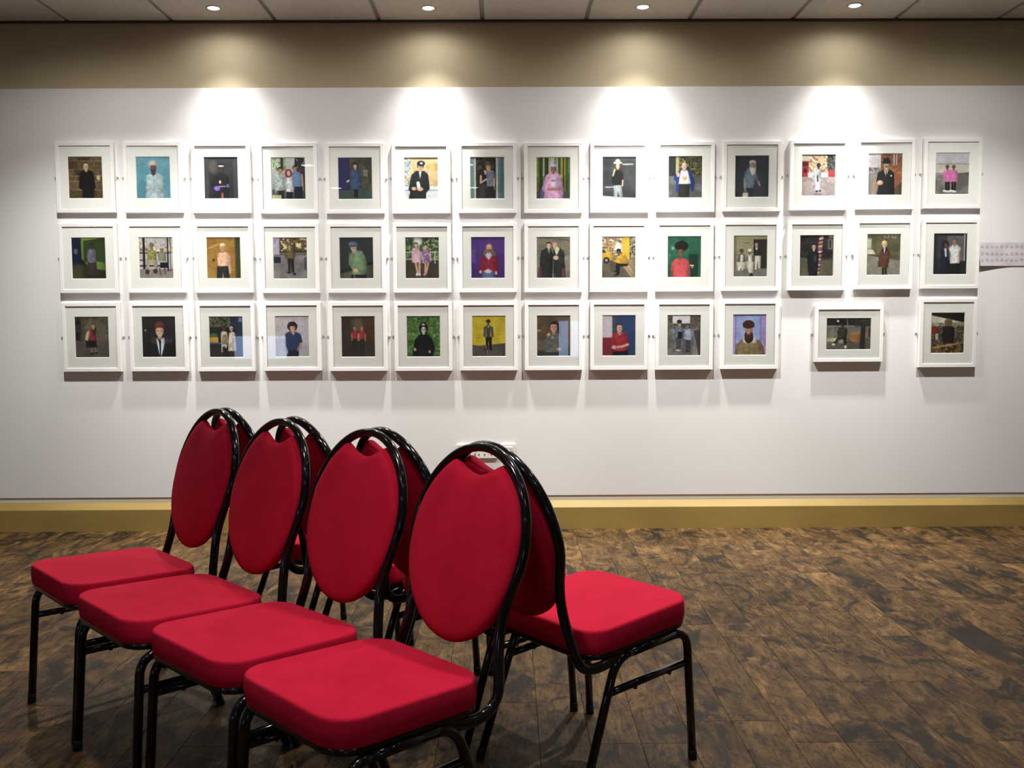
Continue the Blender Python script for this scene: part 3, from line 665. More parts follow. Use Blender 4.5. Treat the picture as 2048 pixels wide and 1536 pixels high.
    c.P([(80, 160), (112, 142), (156, 142), (184, 170), (176, 280), (170, 384), (90, 384), (76, 270), (70, 210)], (30, 32, 38)).folds(70, 140, 184, 384, .25, 24).E(150, 220, 14, 34, (80, 82, 80), .7, .6).face(134, 108, 20, (206, 166, 146), (34, 30, 32)).P([(122, 136), (134, 156), (146, 136)], (200, 196, 190)); L_.append(c)
    c = Cv(seed=43).bg((104, 98, 70), (130, 126, 106)).N(0, 0, 320, 250, [(108, 100, 70), (96, 90, 64), (88, 82, 58)], 60).R(0, 40, 44, 150, (150, 146, 120)).R(4, 50, 38, 130, (200, 196, 164)).P([(0, 140), (60, 150), (90, 190), (0, 190)], (206, 200, 160)).R(160, 0, 210, 36, (150, 146, 124)).R(234, 0, 276, 40, (150, 146, 124)).E(184, 14, 16, 14, (92, 88, 70)).E(254, 16, 14, 14, (92, 88, 70))
    c.P([(0, 200), (320, 250), (320, 390), (0, 390)], (142, 138, 122)).N(0, 250, 320, 390, [(144, 140, 124), (132, 128, 112)], 50, .8).R(146, 310, 168, 390, (52, 36, 32)).R(172, 310, 194, 390, (52, 36, 32)).P([(120, 170), (150, 134), (196, 134), (222, 170), (216, 230), (206, 322), (104, 310), (112, 240)], (104, 62, 46)).folds(100, 134, 222, 322, .18, 18).P([(140, 150), (158, 196), (196, 150), (190, 128), (146, 134)], (38, 32, 30)).P([(160, 140), (162, 190), (178, 140)], (206, 200, 190)).E(166, 90, 27, 30, (226, 206, 130)).face(166, 102, 20, (222, 180, 140), (228, 208, 132), .5); L_.append(c)
    c = Cv(seed=44).bg((40, 42, 52), (36, 40, 46)).R(0, 0, 320, 26, (30, 30, 40)).R(130, 20, 290, 300, (92, 94, 96)).N(30, 20, 130, 240, [(62, 64, 70), (54, 56, 62)], 40).R(290, 0, 300, 330, (190, 192, 200)).R(300, 0, 320, 300, (40, 40, 46)).R(0, 260, 320, 390, (38, 42, 46)).E(80, 300, 50, 40, (60, 62, 66), .6, .7)
    c.P([(150, 260), (256, 260), (250, 390), (150, 390)], (36, 36, 34)).P([(72, 150), (100, 134), (140, 150), (150, 260), (140, 384), (80, 384), (70, 260)], (34, 36, 56)).P([(102, 140), (112, 220), (130, 220), (124, 140)], (196, 200, 220)).E(112, 100, 34, 36, (46, 34, 32)).face(116, 108, 18, (112, 78, 64), (46, 34, 32))
    c.P([(152, 130), (190, 104), (226, 108), (262, 136), (256, 170), (246, 176), (250, 280), (160, 284), (164, 176), (148, 160)], (216, 218, 216)).folds(148, 104, 262, 284, .1, 20).S([(250, 170), (252, 260)], 15, (170, 110, 92)).face(198, 78, 22, (160, 116, 92), (66, 50, 40), .8); L_.append(c)
    return L_

def p_r3():
    L_ = []
    c = Cv(seed=51).bg((88, 78, 60), (86, 76, 70)).N(0, 0, 320, 250, [(90, 80, 60), (74, 66, 54), (112, 100, 78)], 50).R(0, 0, 60, 230, (56, 50, 48)).R(6, 40, 50, 70, (30, 28, 30)).R(8, 150, 40, 220, (26, 26, 30)).R(100, 30, 250, 220, (116, 100, 66), .5).R(196, 60, 300, 250, (104, 96, 84), .7).P([(0, 240), (200, 220), (320, 260), (320, 390), (0, 390)], (92, 82, 78)).N(0, 250, 320, 390, [(94, 84, 80), (84, 74, 70)], 60, .8)
    c.S([(146, 290), (156, 350)], 18, (150, 110, 90)).S([(182, 280), (196, 345)], 18, (150, 110, 90)).P([(130, 226), (196, 222), (206, 290), (130, 296)], (32, 28, 30)).P([(140, 124), (166, 110), (192, 124), (200, 224), (132, 228)], (150, 40, 52)).P([(110, 150), (138, 122), (142, 160), (116, 226), (92, 220)], (206, 176, 140)).R(100, 230, 136, 290, (36, 32, 36)).E(182, 130, 20, 50, (70, 48, 34)).face(176, 88, 18, (196, 150, 118), (80, 56, 38)).E(156, 352, 18, 8, BLK).E(196, 346, 16, 8, BLK); L_.append(c)
    c = Cv(seed=52).bg((50, 44, 42), (38, 36, 36))
    for q in (60, 136, 200): c.R(q, 0, q + 4, 390, (40, 36, 34))
    for q in (110, 190, 260): c.R(0, q, 320, q + 4, (42, 38, 36))
    c.E(34, 130, 8, 7, (200, 190, 180)).P([(20, 390), (30, 290), (90, 236), (130, 210), (206, 210), (270, 230), (310, 280), (318, 390)], (34, 34, 38)).N(86, 200, 280, 260, [(34, 34, 38), (96, 92, 96), (60, 58, 62)], 14, .7).P([(134, 204), (160, 240), (210, 196), (214, 250), (176, 390), (166, 390), (140, 250)], (232, 232, 236)).P([(154, 230), (182, 230), (178, 262), (176, 390), (164, 390), (160, 262)], (26, 26, 30))
    c.E(172, 84, 46, 34, (126, 58, 48)).face(168, 140, 40, (222, 172, 146), (112, 50, 42), .62).P([(126, 118), (130, 70), (176, 44), (216, 66), (212, 116), (196, 96), (150, 98)], (120, 54, 46)); L_.append(c)
    c = Cv(seed=53).bg((40, 42, 36), (50, 40, 38)).N(0, 0, 250, 120, [(40, 44, 30), (92, 96, 60), (60, 64, 40), (150, 146, 110), (30, 32, 26)], 20).R(200, 0, 320, 300, (44, 50, 76)).R(280, 0, 310, 50, (110, 126, 180)).R(0, 100, 250, 300, (34, 32, 30)).R(0, 330, 320, 390, (52, 40, 36)).E(46, 180, 40, 22, (70, 100, 50)).R(6, 196, 84, 246, (214, 150, 46)).R(0, 246, 120, 262, (60, 96, 110)).R(112, 240, 124, 340, (170, 180, 180))
    c.P([(112, 150), (140, 132), (170, 150), (180, 240), (160, 300), (120, 290), (110, 220)], (206, 192, 170)).P([(126, 170), (160, 170), (170, 270), (120, 260)], (150, 124, 96)).face(142, 112, 17, (90, 64, 52), (28, 24, 24)).R(130, 280, 144, 350, (40, 36, 36)).P([(186, 160), (210, 140), (244, 156), (256, 330), (176, 330)], (206, 196, 186)).folds(110, 130, 256, 330, .16, 14).face(210, 118, 17, (190, 150, 130), (200, 196, 190)); L_.append(c)
    c = Cv(seed=54).bg((196, 190, 196), (184, 180, 184)).P([(108, 360), (216, 360), (218, 390), (104, 390)], (40, 40, 60)).R(116, 320, 220, 390, (38, 42, 66)).P([(96, 170), (134, 146), (196, 148), (240, 176), (256, 250), (236, 262), (216, 320), (116, 330), (90, 260)], (46, 60, 104)).S([(240, 262), (212, 320)], 20, (210, 160, 130))
    for k in range(9): c.R(94 + k * 18, 160, 98 + k * 18, 326, (30, 40, 74), .6)
    for k in range(9): c.R(92, 160 + k * 19, 246, 164 + k * 19, (80, 96, 140), .45)
    c.P([(150, 146), (170, 184), (188, 148)], (222, 176, 150)).E(162, 100, 48, 48, (50, 40, 40)).folds(110, 50, 214, 150, .4, 8).face(164, 112, 28, (222, 172, 146), (46, 36, 36), .45).P([(126, 104), (132, 66), (196, 64), (204, 104), (190, 98), (140, 98)], (50, 40, 40)); L_.append(c)
    c = Cv(seed=55).bg((76, 56, 46), (58, 52, 48)).N(0, 0, 320, 220, [(76, 58, 46), (66, 52, 44), (92, 64, 44)], 50).E(160, 80, 60, 70, (116, 104, 72), .6, .7).R(220, 0, 320, 390, (92, 58, 36), .6).R(0, 0, 80, 390, (60, 46, 44), .7).R(0, 230, 320, 390, (60, 54, 50), .6)
    for x_ in (128, 196):
        c.R(x_ - 24, 210, x_ - 3, 340, (46, 42, 42)).R(x_ + 3, 210, x_ + 22, 340, (46, 42, 42)).P([(x_ - 30, 154), (x_ - 10, 138), (x_ + 14, 138), (x_ + 32, 156), (x_ + 30, 216), (x_ - 28, 216)], (172, 44, 52)).S([(x_ - 30, 170), (x_ - 26, 232)], 10, (190, 130, 106)).S([(x_ + 32, 170), (x_ + 28, 232)], 10, (190, 130, 106)).face(x_, 116, 15, (186, 130, 104), (140, 84, 54))
    L_.append(c)
    c = Cv(seed=56).bg((70, 120, 50), (50, 90, 40)).N(0, 0, 320, 390, [(58, 100, 44), (96, 150, 66), (40, 74, 36), (130, 180, 90), (76, 126, 54)], 24).P([(56, 330), (80, 220), (130, 170), (190, 170), (240, 210), (268, 310), (250, 390), (60, 390)], (26, 28, 32)).folds(50, 160, 270, 390, .25, 26).E(160, 116, 42, 56, (24, 26, 28)).E(160, 90, 36, 34, (26, 28, 30)).face(162, 132, 24, (222, 214, 200), None).E(152, 128, 6, 6, (20, 20, 20)).E(172, 128, 6, 6, (20, 20, 20)).E(160, 80, 18, 7, (210, 205, 196)).E(78, 318, 14, 14, (206, 170, 150)).E(218, 340, 10, 14, (206, 170, 150)); L_.append(c)
    c = Cv(seed=57).bg((218, 192, 30), (208, 180, 28)).N(0, 0, 320, 280, [(220, 194, 34), (212, 186, 28), (204, 176, 30)], 70).R(0, 176, 320, 182, (196, 170, 30)).P([(0, 276), (60, 286), (320, 262), (320, 390), (0, 390)], (92, 86, 82)).N(0, 290, 320, 390, [(94, 88, 84), (84, 78, 74)], 40, .7)
    c.P([(128, 200), (190, 200), (186, 316), (164, 316), (158, 230), (150, 316), (134, 316)], (26, 24, 26)).P([(112, 110), (138, 92), (178, 92), (202, 110), (206, 200), (184, 206), (178, 130), (140, 130), (132, 206), (106, 200)], (92, 88, 80)).P([(140, 100), (176, 100), (176, 206), (140, 206)], (70, 66, 60)).P([(148, 94), (158, 116), (168, 94)], (226, 226, 220)).folds(106, 92, 206, 206, .14, 12).face(156, 72, 16, (120, 86, 66), None).E(156, 54, 26, 7, (38, 34, 32)).E(156, 46, 17, 12, (38, 34, 32)).E(130, 322, 22, 7, BLK).E(180, 324, 16, 7, BLK).S([(118, 216), (150, 370)], 3, (206, 200, 196)); L_.append(c)
    c = Cv(seed=58).bg((104, 80, 52), (64, 62, 52)).N(0, 0, 320, 390, [(106, 80, 50), (92, 74, 52), (80, 70, 54)], 70).R(196, 0, 320, 300, (96, 92, 84), .6).E(20, 144, 24, 12, (150, 130, 110)).N(0, 240, 90, 320, [(120, 104, 80), (96, 84, 66)], 26).R(0, 340, 320, 390, (52, 58, 52))
    c.P([(66, 250), (96, 200), (150, 172), (214, 180), (250, 230), (270, 320), (250, 350), (80, 350), (56, 320)], (96, 98, 90)).folds(56, 170, 270, 350, .16, 24).P([(96, 178), (130, 160), (130, 190), (104, 196)], (190, 170, 140)).P([(130, 100), (150, 60), (190, 56), (216, 96), (236, 180), (216, 190), (196, 140)], (34, 28, 30)).face(162, 112, 36, (206, 150, 122), (34, 28, 30), .6).E(206, 322, 26, 14, (214, 160, 130)).S([(90, 290), (150, 330), (196, 322)], 14, (110, 112, 104)).E(152, 208, 4, 8, (226, 220, 210)); L_.append(c)
    c = Cv(seed=59).bg((200, 186, 196), (196, 180, 190)).R(0, 212, 100, 390, (140, 34, 52)).R(96, 0, 320, 390, (42, 66, 114)).R(96, 0, 124, 390, (70, 74, 84)).R(124, 160, 320, 390, (38, 58, 104), .6)
    c.P([(100, 330), (246, 320), (250, 390), (96, 390)], (28, 26, 30)).P([(96, 180), (136, 156), (194, 158), (240, 186), (258, 270), (240, 282), (234, 340), (104, 344), (88, 270)], (168, 34, 50)).folds(86, 150, 260, 344, .18, 24).P([(140, 160), (166, 196), (194, 160)], (206, 150, 126)).face(166, 122, 30, (214, 164, 142), (56, 44, 42), .75).S([(246, 280), (190, 300), (130, 306)], 22, (214, 160, 134)).E(116, 306, 26, 18, (222, 168, 142)); L_.append(c)
    c = Cv(seed=60).bg((224, 220, 224), (120, 116, 116)).N(0, 0, 50, 150, [(96, 90, 80), (120, 112, 96), (70, 68, 60)], 18).P([(216, 0), (320, 0), (320, 180), (216, 130)], (92, 88, 74)).N(220, 20, 320, 150, [(96, 90, 74), (70, 66, 56), (120, 112, 92)], 16, .8).N(50, 80, 220, 150, [(70, 80, 66), (110, 112, 104), (60, 64, 56)], 22).N(0, 130, 320, 390, [(136, 132, 130), (118, 114, 112), (100, 96, 96)], 70).P([(250, 150), (320, 130), (320, 390), (300, 390)], (70, 68, 66))
    c.R(86, 210, 106, 330, (70, 70, 82)).R(110, 210, 130, 330, (70, 70, 82)).P([(70, 130), (96, 108), (130, 110), (152, 140), (150, 216), (72, 216)], (110, 124, 144)).R(100, 160, 144, 224, (34, 36, 42)).face(116, 84, 19, (196, 156, 134), (44, 38, 36)).E(114, 62, 24, 18, (40, 36, 34)).R(176, 230, 196, 340, (56, 60, 82)).R(200, 230, 220, 330, (56, 60, 82)).P([(164, 150), (186, 130), (220, 132), (240, 160), (226, 240), (160, 232)], (150, 166, 190)).folds(70, 108, 240, 240, .2, 14).face(192, 106, 18, (150, 114, 94), (40, 34, 34)).E(106, 336, 26, 8, (200, 196, 196)).E(196, 346, 22, 8, (40, 38, 40)); L_.append(c)
    c = Cv(seed=61).bg((150, 168, 226), (140, 160, 220)).R(0, 0, 30, 390, (176, 150, 214)).R(0, 0, 320, 16, (110, 96, 170)).R(24, 10, 32, 390, (120, 106, 180)).R(264, 16, 320, 390, (166, 140, 210)).R(258, 20, 266, 390, (116, 110, 186)).E(150, 150, 90, 120, (170, 186, 236), .6, .6)
    c.P([(24, 390), (34, 290), (86, 240), (120, 228), (214, 228), (258, 250), (296, 310), (310, 390)], (142, 120, 84)).folds(24, 226, 310, 390, .14, 26).P([(92, 236), (120, 214), (160, 276), (104, 268)], (206, 200, 184)).P([(232, 232), (206, 214), (164, 276), (224, 272)], (206, 200, 184)).R(70, 318, 136, 324, (104, 86, 58)).R(186, 318, 250, 324, (104, 86, 58)).R(158, 280, 162, 390, (104, 86, 58))
    c.face(152, 156, 42, (206, 152, 124), None).E(154, 226, 42, 50, (58, 38, 34)).E(152, 196, 42, 34, (76, 50, 40)).E(152, 176, 18, 14, (206, 152, 124)).E(152, 190, 17, 6, (150, 76, 70)).E(150, 96, 56, 42, (74, 44, 40)).R(98, 92, 204, 126, (70, 42, 38)); L_.append(c)
    c = Cv(424, 298, 96, 67, seed=62).bg((56, 52, 48), (104, 98, 84)).N(0, 0, 424, 70, [(46, 44, 44), (66, 62, 58), (34, 34, 36)], 30).E(110, 28, 12, 10, (230, 230, 226)).R(196, 0, 204, 80, (120, 120, 124)).R(0, 70, 424, 80, (150, 146, 140)).N(0, 80, 424, 190, [(132, 124, 112), (120, 112, 102), (110, 104, 94)], 60).P([(0, 190), (120, 180), (200, 200), (200, 215), (0, 240)], (190, 184, 140)).N(0, 220, 424, 298, [(106, 100, 84), (94, 88, 74), (84, 78, 64)], 50, .9)
    c.E(275, 180, 60, 46, (168, 110, 62)).R(222, 140, 330, 146, (200, 140, 84)).R(222, 176, 330, 180, (120, 76, 44)).N(270, 0, 420, 80, [(50, 56, 44), (78, 82, 66), (40, 44, 38)], 24, .9).P([(330, 60), (372, 60), (366, 298), (316, 298)], (52, 48, 40)).R(400, 90, 424, 180, (96, 40, 50))
    c.R(124, 190, 186, 240, (150, 146, 132)).P([(110, 170), (190, 170), (196, 230), (186, 260), (166, 250), (164, 200), (130, 200), (90, 240), (70, 236)], (58, 52, 44)).P([(112, 100), (140, 84), (176, 84), (202, 110), (196, 170), (112, 174), (104, 140)], (64, 60, 50)).folds(70, 80, 204, 260, .25, 14).face(154, 64, 16, (72, 54, 46), (30, 28, 28)).E(70, 246, 18, 9, (226, 222, 216)).E(184, 270, 11, 14, (226, 222, 216)); L_.append(c)
    c = Cv(seed=63).bg((58, 50, 40), (70, 54, 34)).P([(0, 24), (320, 96), (320, 130), (0, 130)], (212, 206, 180)).P([(0, 0), (320, 0), (320, 96), (0, 24)], (34, 30, 28)).N(0, 96, 320, 140, [(150, 136, 104), (110, 104, 80), (176, 166, 130)], 18).N(0, 130, 320, 290, [(52, 46, 38), (120, 104, 84), (30, 28, 26), (160, 146, 120), (44, 40, 36)], 20).E(40, 166, 34, 34, (140, 34, 44)).R(44, 200, 70, 260, (200, 184, 120)).N(0, 290, 320, 390, [(110, 80, 40), (150, 116, 66), (84, 60, 32), (60, 46, 30)], 22).P([(0, 330), (320, 280), (320, 296), (0, 346)], (176, 146, 90))
    c.P([(112, 150), (136, 128), (200, 128), (224, 150), (222, 290), (116, 290)], (34, 32, 32)).E(166, 94, 38, 40, (120, 96, 66)).E(166, 100, 22, 26, (110, 84, 60)).R(140, 126, 196, 134, (60, 50, 44)); L_.append(c)
    return L_

def print_mesh(cv, w, h, gain):
    im = cv.done(gain)
    ny, nx = im.shape[:2]
    xs = np.linspace(-w / 2, w / 2, nx)
    zs = np.linspace(h / 2, -h / 2, ny)
    gx, gz = np.meshgrid(xs, zs)
    co = np.stack([gx.ravel(), np.zeros(nx * ny), gz.ravel()], 1)
    idx = np.arange(nx * ny).reshape(ny, nx)
    fa = np.stack([idx[:-1, :-1], idx[1:, :-1], idx[1:, 1:], idx[:-1, 1:]], -1).reshape(-1, 4)
    me = bpy.data.meshes.new('print')
    me.from_pydata(co.tolist(), [], fa.tolist())
    ca = me.color_attributes.new('print', 'FLOAT_COLOR', 'POINT')
    ca.data.foreach_set('color', np.concatenate([im.reshape(-1, 3), np.ones((nx * ny, 1))], 1).astype(np.float32).ravel())
    me.materials.append(M['print'])
    return me

# ---------------------------------------------------------------- picture frames
def ring_rect(w, h, y):
    return [(-w / 2, y, -h / 2), (w / 2, y, -h / 2), (w / 2, y, h / 2), (-w / 2, y, h / 2)]
frame_parts = {}
def frame_kit(w, h, pw, ph):
    k = (w, h)
    if k in frame_parts: return frame_parts[k]
    mw = .0215
    kit = {}
    def mk(name, rings, mt, loop=False):
        bm = bmesh.new()
        vr = rings_mesh(bm, rings, False, False)
        if loop:
            a, b2 = vr[-1], vr[0]
            for i in range(4):
                j = (i + 1) % 4
                bm.faces.new((a[i], a[j], b2[j], b2[i]))
        bmesh.ops.recalc_face_normals(bm, faces=bm.faces[:])
        me = bpy.data.meshes.new(name); bm.to_mesh(me); bm.free(); me.materials.append(mt)
        kit[name] = me
    iw, ih = w - 2 * mw, h - 2 * mw
    # y is negative towards the room; wall at 0
    mk('moulding', [ring_rect(w, h, -.0003), ring_rect(w, h, -.0235), ring_rect(w - .003, h - .003, -.025), ring_rect(iw + .003, ih + .003, -.025),
                    ring_rect(iw, ih, -.0235), ring_rect(iw, ih, -.0003)], M['frame'], True)
    mk('mount', [ring_rect(iw, ih, -.015), ring_rect(iw, ih, -.0195), ring_rect(pw + .006, ph + .006, -.0195), ring_rect(pw, ph, -.0165)], M['mat'])
    bm = box(-iw / 2, iw / 2, -.0222, -.0202, -ih / 2, ih / 2)
    me = bpy.data.meshes.new('glass'); bm.to_mesh(me); bm.free(); me.materials.append(M['glass']); kit['glass'] = me
    bm = bmesh.new()       # little mirror plate: half-round tab with a screw head
    n = 10
    pts = [(0, -.011), (.008, -.011)] + [(.008 + .011 * math.sin(math.pi * t / n), -.011 * math.cos(math.pi * t / n)) for t in range(1, n)] + [(.008, .011), (0, .011)]
    rings_mesh(bm, [[(x, -.0003, z) for x, z in pts], [(x, -.0022, z) for x, z in pts]])
    bmesh.ops.recalc_face_normals(bm, faces=bm.faces[:])
    me = bpy.data.meshes.new('mirror_plate'); bm.to_mesh(me); bm.free(); me.materials.append(M['plate']); kit['mirror_plate'] = me
    bm = bmesh.new()
    rs = [[(r * math.cos(2 * math.pi * k2 / 10), y, r * math.sin(2 * math.pi * k2 / 10)) for k2 in range(10)] for r, y in ((.005, -.0022), (.0048, -.004), (.003, -.006), (.001, -.0066))]
    rings_mesh(bm, rs)
    bmesh.ops.recalc_face_normals(bm, faces=bm.faces[:])
    me = bpy.data.meshes.new('screw'); bm.to_mesh(me); bm.free(); me.materials.append(M['screw']); kit['screw'] = me
    frame_parts[k] = kit
    return kit

POS = [[(-2.462, 2.101), (-2.066, 2.099), (-1.669, 2.096), (-1.275, 2.092), (-.884, 2.09), (-.497, 2.089), (-.108, 2.09), (.278, 2.088), (.667, 2.089), (1.056, 2.091), (1.448, 2.093), (1.84, 2.098), (2.234, 2.102), (2.629, 2.105)],
       [(-2.46, 1.632), (-2.064, 1.632), (-1.666, 1.63), (-1.274, 1.627), (-.884, 1.626), (-.496, 1.625), (-.108, 1.625), (.278, 1.624), (.665, 1.624), (1.054, 1.625), (1.445, 1.627), (1.837, 1.628), (2.235, 1.633), (2.63, 1.635)],
       [(-2.458, 1.167), (-2.062, 1.167), (-1.664, 1.165), (-1.272, 1.166), (-.881, 1.163), (-.494, 1.162), (-.106, 1.162), (.279, 1.162), (.668, 1.162), (1.056, 1.161), (1.446, 1.163), (2.037, 1.165), (2.628, 1.168)]]
LAB = [['person in long black coat before a brown stone wall', 'white-haired person in pale blue jacket on a teal background', 'person in dark uniform and cap with purple gloves',
        'three people side by side, the middle one with bright red hair', 'person in long blue coat beside a dark blue door', 'person in black shirt and dark cap holding a small white animal',
        'couple between teal pillars, one in a brown hat', 'lavender-haired person in pink coat before green and yellow stripes', 'person in cream brimmed hat and black top on slate grey',
        'bald person in white tee and open blue cardigan', 'white-bearded person in grey-blue shirt carrying a cream bag', 'person in white robe on a street with red buses',
        'person in black bowler hat and dark coat by a brick building', 'two people in matching pink coats on a pale shore'],
       ['person in mauve tee by lime green and dark green shutters', 'two people sitting at a bus stop with black bars', 'person in peach tee before an ochre wall', 'small figure in brown jacket on pavement before a lit shop',
        'person in blue flat cap and green jumper', 'two people in pink dresses before green trees', 'bearded person in red cardigan on a purple wall', 'two people in long black coats against grey stone',
        'person in yellow jacket sitting on a bench by a yellow van', 'person in coral red polo shirt before a green door', 'group of three in pale trousers by a dark doorway', 'person in black beside a striped knitted pole',
        'blond person in brown coat on an olive street', 'pair with white shirt and navy blazer before a dark shed'],
       ['person in red top and black shorts on a dim street', 'red-haired person in black suit, white shirt and black tie', 'couple in pale clothes under dark leaves beside a yellow planter', 'curly-haired person in navy checked shirt on pale grey',
        'two people in red tees on a dark brown background', 'person in black hood with whitened face among green leaves', 'person in hat and grey coat before a yellow wall', 'dark-haired person in grey-green blouse with folded arms',
        'person in dark red shirt before a navy blue wall', 'two people in denim jackets on a grey street', 'bearded person in brown knitted hat and khaki jacket on lilac', 'seated figure by an orange barrel, the only landscape-format picture',
        'dark figure with fair hair amid a cluttered market under a slanting roof']]
ROWN = ['top', 'middle', 'bottom']
PW_, PH_ = .1955, .2375
arts = [p_r1(), p_r2(), p_r3()]
for r in range(3):
    for i, ((x, z), lb) in enumerate(zip(POS[r], LAB[r])):
        land = (r == 2 and i == 11)
        w, h, pw, ph = (.408, .332, .262, .184) if land else (.342, .408, PW_, PH_)
        kit = frame_kit(w, h, pw, ph)
        e = empty('picture_frame', (x, WP, z))
        tag(e, 'white framed photo: ' + lb, 'framed photo', 'framed photographs hung in three rows')
        obj('moulding', kit['moulding'], parent=e)
        obj('mount', kit['mount'], parent=e)
        p = obj('print', print_mesh(arts[r][i], pw + .002, ph + .002, .92), parent=e)
        p.location = (0, -.0163, 0)
        obj('glass', kit['glass'], parent=e)
        for s in (-1, 1):
            pl = obj('mirror_plate', kit['mirror_plate'], parent=e)
            pl.location = (s * w / 2, 0, 0)
            if s < 0: pl.rotation_euler = (0, math.pi, 0)
            sc = obj('screw', kit['screw'], parent=pl)
            sc.location = (.010, 0, 0)

# ---------------------------------------------------------------- chairs
TILT = .0099
def rrect(hx, hy0, hy1, rad, n=8):
    """rounded rectangle outline, x forward; hy0 half width at rear, hy1 at front"""
    cs = [(hx, hy1, 0), (-hx, hy0, 1), (-hx, -hy0, 2), (hx, -hy1, 3)]
    out = []
    for (x, y, q) in cs:
        sx, sy = (1 if x > 0 else -1), (1 if y > 0 else -1)
        cx_, cy_ = x - sx * rad, y - sy * rad
        for k in range(n + 1):
            a = q * math.pi / 2 + k / n * math.pi / 2
            out.append((cx_ + rad * math.cos(a), cy_ + rad * math.sin(a)))
    return out

def seat_bm():
    bm = bmesh.new()
    rings = []
    for inset, z in ((.02, .404), (.005, .4045), (.002, .4065), (.0005, .410), (-.0015, .424), (-.002, .438), (-.0012, .452), (-.0004, .461), (0, .4645), (.0012, .4675), (.0038, .4697),
                     (.0075, .4705), (.012, .4702), (.018, .4703), (.03, .4710), (.065, .4725), (.10, .4737), (.14, .4744), (.175, .4747)):
        rad = max(.074 - inset * .42, .008)
        o = rrect(.207 - inset, .203 - inset, .205 - inset, min(rad, .207 - inset - .001))
        rings.append([(x, y, z - .004 + TILT * x / .207) for x, y in o])
    rings_mesh(bm, rings)
    return bm

def pan_bm():
    bm = bmesh.new()
    rings = []
    for inset, z in ((.03, .3835), (.010, .384), (.006, .387), (.0035, .393), (.003, .402)):
        o = rrect(.207 - inset, .203 - inset, .205 - inset, .066)
        rings.append([(x, y, z + TILT * x / .207) for x, y in o])
    rings_mesh(bm, rings)
    return bm

def back_x(z):
    """set-back of the leaning back at height z"""
    return float(np.interp(z, [.40, .48, .56, .64, .72, .95], [-.250, -.268, -.285, -.304, -.325, -.386]))

def back_frame_bm():
    half = [(.199, .70), (.194, .67), (.1835, .635), (.1725, .595), (.166, .555), (.166, .515), (.172, .475), (.181, .435), (.187, .405)]
    top = []
    for k in range(0, 13):
        a = math.pi / 2 - k / 12 * math.pi / 2 * .96
        top.append((.2 * math.cos(a), .718 + .224 * math.sin(a)))
    side = [Vector((back_x(z), y, z)) for y, z in top + half]
    side += [Vector((-.237, .189, .383)), Vector((-.212, .190, .3665)), Vector((-.175, .191, .361)), Vector((-.140, .1905, .364)), Vector((-.105, .189, .373)), Vector((-.075, .186, .386))]
    left = [Vector((p.x, -p.y, p.z)) for p in reversed(side[1:])]
    pts = catmull(left + side, 3)
    bm = bmesh.new()
    # the wider axis of the oval tube lies fore-and-aft on the back, vertical under the seat
    sides = []
    n = len(pts)
    for i, p in enumerate(pts):
        t = (pts[min(i + 1, n - 1)] - pts[max(i - 1, 0)]).normalized()
        s = Vector((1, 0, .22))
        if abs(t.x) > .8: s = Vector((0, 0, 1))
        elif abs(t.x) > .3:
            w = (abs(t.x) - .3) / .5
            s = Vector((1, 0, .22)) * (1 - w) + Vector((.2, 0, 1 if t.x * (1 if p.y > 0 else -1) > 0 else 1)) * w
        sides.append(s)
    sweep(bm, pts, .0145, .0115, 12, sides)
    return bm

def backrest_bm():
    outline = []
    n = 96
    zc, rz, ry = .703, .2265, .1925
    for k in range(n):
        a = 2 * math.pi * k / n
        y, z = ry * math.sin(a), zc + rz * math.cos(a)
        if z > zc and abs(y) < .084:
            t = abs(y) / .084
            edge = zc + rz * math.sqrt(1 - (.084 / ry) ** 2)
            z = (edge - .032) + .032 * t ** 1.7
        outline.append((y, z))
    c0 = (0, .69)
    bm = bmesh.new()
    rings = []
    for s, dx in ((.04, -.016), (.5, -.0155), (.90, -.014), (.965, -.011), (.992, -.005), (1.0, .004), (.995, .013), (.975, .020), (.935, .025), (.87, .0285), (.75, .032), (.55, .0355), (.3, .0375), (.04, .038)):
        r = []
        for y, z in outline:
            yy, zz = c0[0] + (y - c0[0]) * s, c0[1] + (z - c0[1]) * s
            r.append((back_x(zz) + dx + .0, yy, zz))
        rings.append(r)
    rings_mesh(bm, rings)
    return bm

